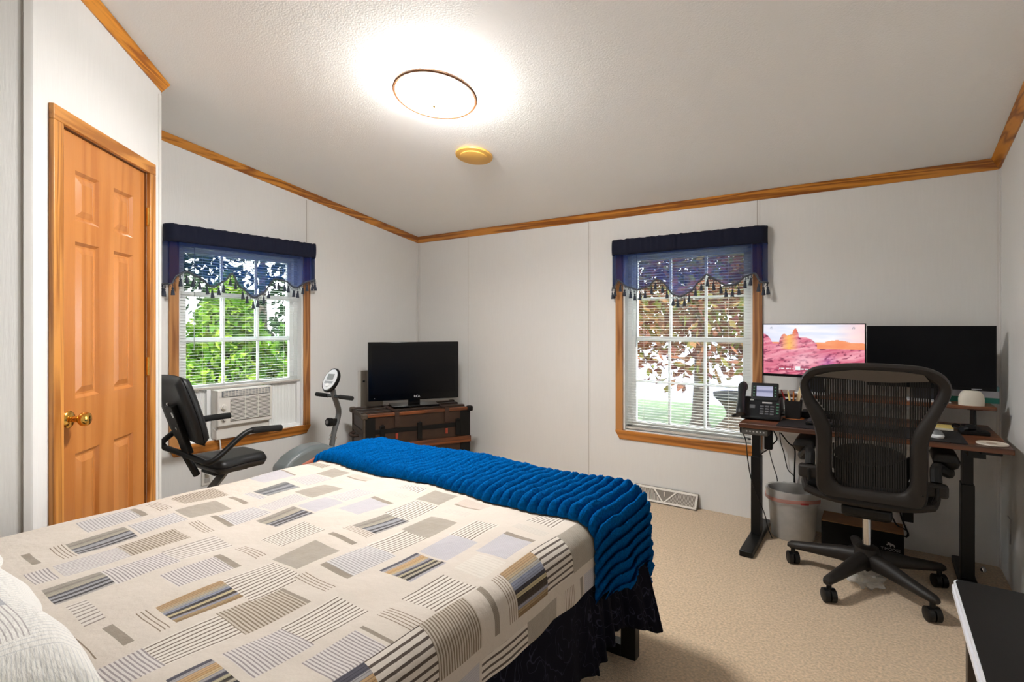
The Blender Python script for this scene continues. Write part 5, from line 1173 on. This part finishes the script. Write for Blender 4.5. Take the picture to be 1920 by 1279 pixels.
# arms
for s, (pl_, pr_), (bl, br_) in ((-1, ((1485, 815), (1530, 850)), ((1500, 868), (1536, 897))), (1, ((1750, 845), (1801, 880)), ((1736, 905), (1776, 935)))):
    A_, B_ = PY(*pl_, -.74), PY(*pr_, -.74); xc = (A_.x + B_.x) / 2; zt_ = max(A_.z, B_.z) - .006
    zt_ = .705; hw_ = .05
    mb = MB()
    def pad(u, v, s2): 
        e = (1 - abs(u) ** 5) * (1 - abs(v) ** 6); return (xc + u * hw_, -.63 + v * .125, zt_ - .03 + s2 * .03 * max(0, e) ** .5 - (.012 if s2 < 0 else 0) * e)
    mb.grid(frange(-1, 1, 11), frange(-1, 1, 13), lambda u, v: pad(u, v, 1)); mb.grid(frange(-1, 1, 11), frange(-1, 1, 13), lambda u, v: pad(u, v, -1)); ap = mb.build('armrest', mat('armrest_black', (6, 6, 6), .3, spec=.35), t, world=True, smooth=60)
    E0_, E1_ = PY(*bl, -.83), PY(*br_, -.83); bx = (E0_.x + E1_.x) / 2; bz = (E0_.z + E1_.z) / 2
    MB().tube(crom([(xc, -.66, zt_ - .055), (xc + s * .01, -.7, zt_ - .09), (bx + s * .005, -.78, bz + .09), (bx, -.815, bz + .03)], 5), [.022] * 16, 10).build('arm_post', CHD, t, world=True)
    k_ = MB().box((bx, -.83, bz), (abs(E1_.x - E0_.x) + .01, .05, abs(E1_.z - E0_.z)), (0, 0, 0)).build('arm_yoke', CHM, t, world=True, bev=.012)
    MB().box((bx + s * .0, -.858, bz - .012), (.014, .012, .06)).build('height_lever', CHD, k_, world=True, bev=.005)

# ------------------------------------------------------------------ outside: ground, tree, shrubs, pedestal
GZ = -.75
GR = mat('lawn_ground', (52, 70, 26), .95, noise=.4, nscale=1.2, bump=.5)
struct(MB().bb((-40, .14, GZ - .2), (30, 10.3, GZ)).build('ground_lawn', GR), 'sunlit lawn outside the windows', 'lawn')
struct(MB().bb((-40, -30, GZ - .2), (-.14, .14, GZ)).build('ground_side_lawn', GR), 'lawn outside the air conditioner window', 'lawn')
struct(MB().bb((-60, 10.3, GZ - .24), (40, 90, GZ - .02)).build('ground_pavement', mat('pale_concrete', (78, 78, 94), .9, noise=.05, nscale=.6)), 'pale concrete street beyond the lawn', 'pavement')
def leaves(name, m, parent, pts, size, rnd, flat=.5, label=None):
    V = []; Fs = []
    for p in pts:
        n_ = Vector((rnd.gauss(0, 1), rnd.gauss(0, 1), rnd.gauss(0, 1) + flat)).normalized(); a = n_.orthogonal().normalized(); b = n_.cross(a)
        th = rnd.uniform(0, 6.28); a, b = a * math.cos(th) + b * math.sin(th), b * math.cos(th) - a * math.sin(th); s = size * rnd.uniform(.6, 1.4); k = len(V)
        V += [tuple(p - a * s), tuple(p + b * s * .5), tuple(p + a * s), tuple(p - b * s * .5)]; Fs.append((k, k + 1, k + 2, k + 3))
    mb = MB(); mb.v = V; mb.f = Fs
    return mb.build(name, m, parent, world=True, smooth=0, fix=False, label=label)
BARK = mat('tree_bark', (60, 50, 42), .9, noise=.4, nscale=14, bump=1, bscale=30, stretch=(1, 1, .25))
rl = random.Random(21)
base_ = PZ(1312, 800, GZ)
t = thing('maple_tree', 'reddish leafed tree with thick trunk outside the desk window', 'tree', tuple(base_))
bx, by = base_.x, base_.y
MB().tube(crom([(bx, by, GZ - .1), (bx + .0, by, GZ + .12), (bx + .02, by, GZ + .5), (bx + .04, by, GZ + 1.2), (bx + .02, by, GZ + 2.2), (bx, by + .1, GZ + 4)], 5), [.36, .34, .27, .23, .2, .18, .17, .165, .16, .16, .16, .16, .155, .15, .15, .15, .14, .14, .13, .13, .12, .11, .1, .09, .08, .07], 14).build('trunk', BARK, t, world=True)
mb = MB()
for k in range(11):
    a = k * 2.4; r_ = 2.2 + .8 * rl.random(); z_ = GZ + 1.7 + .16 * k
    mb.tube(crom([(bx, by, z_), (bx + r_ * .4 * math.cos(a), by + r_ * .4 * math.sin(a), z_ + .35), (bx + r_ * math.cos(a), by + r_ * math.sin(a), z_ + .3)], 4), [.06, .055, .05, .045, .04, .03, .02, .015, .01], 6)
mb.build('branches', BARK, t, world=True)
pts = []
while len(pts) < 15000:
    a = rl.uniform(0, 6.28); r_ = 3.4 * math.sqrt(rl.random()); z_ = rl.uniform(0, 1); zz = GZ + 1.55 + .35 * math.sin(a * 3 + r_) + z_ * 3.4 * (1 - (r_ / 3.6) ** 2 * .6) + .1 * rl.gauss(0, 1)
    pts.append(Vector((bx + r_ * math.cos(a), by + r_ * math.sin(a), zz)))
leaves('foliage', leaf('red_leaf', (62, 35, 32), (94, 62, 46), (73, 80, 36)), t, pts, .085, rl)
def tree(label, x, y, h, r, n, m, size, seed, z0=.0, cat='tree', cone=True, name='conifer'):
    rn = random.Random(seed); t = thing(name, label, cat, (x, y, GZ), 0)
    MB().tube([(x, y, GZ - .05), (x, y, GZ + h * .8)], [max(.06, r * .09), .02], 8).build('trunk', BARK, t, world=True)
    pts = []
    for _ in range(n):
        v = rn.random() ** (1.35 if cone else .8); a = rn.uniform(0, 6.28); k = (1 - v) ** .75 if cone else math.sin(math.pi * min(1, .08 + v * .92)) ** .6
        rr_ = r * k * (.35 + .68 * rn.random() ** .6) * (1 + .18 * math.sin(a * 5 + v * 17))
        pts.append(Vector((x + rr_ * math.cos(a), y + rr_ * math.sin(a), GZ + z0 + v * (h - z0))))
    leaves('foliage', m, t, pts, size, rn, .2)
LG = leaf('bright_green_leaf', (36, 61, 16), (61, 91, 25), (99, 116, 39)); LM = leaf('mid_green_leaf', (26, 52, 20), (46, 76, 32), (74, 101, 45)); LD = leaf('dark_green_leaf', (17, 30, 19), (30, 46, 30), (52, 65, 46))
tree('bright green conifer in the middle of the air conditioner window', -3.6, -.1, 2.75, 1.15, 10500, LG, .066, 31)
tree('darker green conifer right of the bright one', -3.9, 1.35, 2.6, 1.1, 8500, LM, .066, 32)
tree('low yellow-green shrub at the left of the air conditioner window', -3.0, -1.35, 1.75, 1.0, 8500, LG, .06, 33, cone=False, cat='shrub', name='shrub')
tree('round green shrub below the darker conifer', -2.9, .75, 1.6, .8, 6500, LG, .06, 34, cone=False, cat='shrub', name='shrub')
tree('tall dark tree behind the conifers', -9.5, -.2, 6.5, 2.3, 3600, LD, .13, 35, 2.2, cone=False, name='broadleaf_tree')
tree('tall pale tree further right behind the conifers', -11, 4.6, 7, 2.4, 3200, LD, .14, 36, 1.6, cone=False, name='broadleaf_tree')
tree('dark evergreen behind the red-leafed tree', 1.6, 15.5, 6.5, 2.2, 4200, LD, .13, 37, .9, cone=False, name='broadleaf_tree')
p = PZ(1376, 812, GZ)
t = thing('garden_pedestal', 'hourglass stone garden pedestal outside the desk window', 'pedestal', (p.x, p.y, GZ))
STN = mat('weathered_stone', (60, 47, 34), .9, noise=.35, nscale=9, bump=.8, bscale=40)
MB().lathe([(0, 0), (.36, 0), (.37, .05), (.33, .1), (.24, .18), (.15, .3), (.13, .38), (.17, .48), (.25, .58), (.31, .64), (0, .64)], 24).build('body', STN, t)
MB().lathe([(.31, .64), (.36, .68), (.37, .76), (.33, .77), (.28, .7), (0, .68)], 24).build('bowl', mat('dark_stone', (40, 37, 36), .8), t)
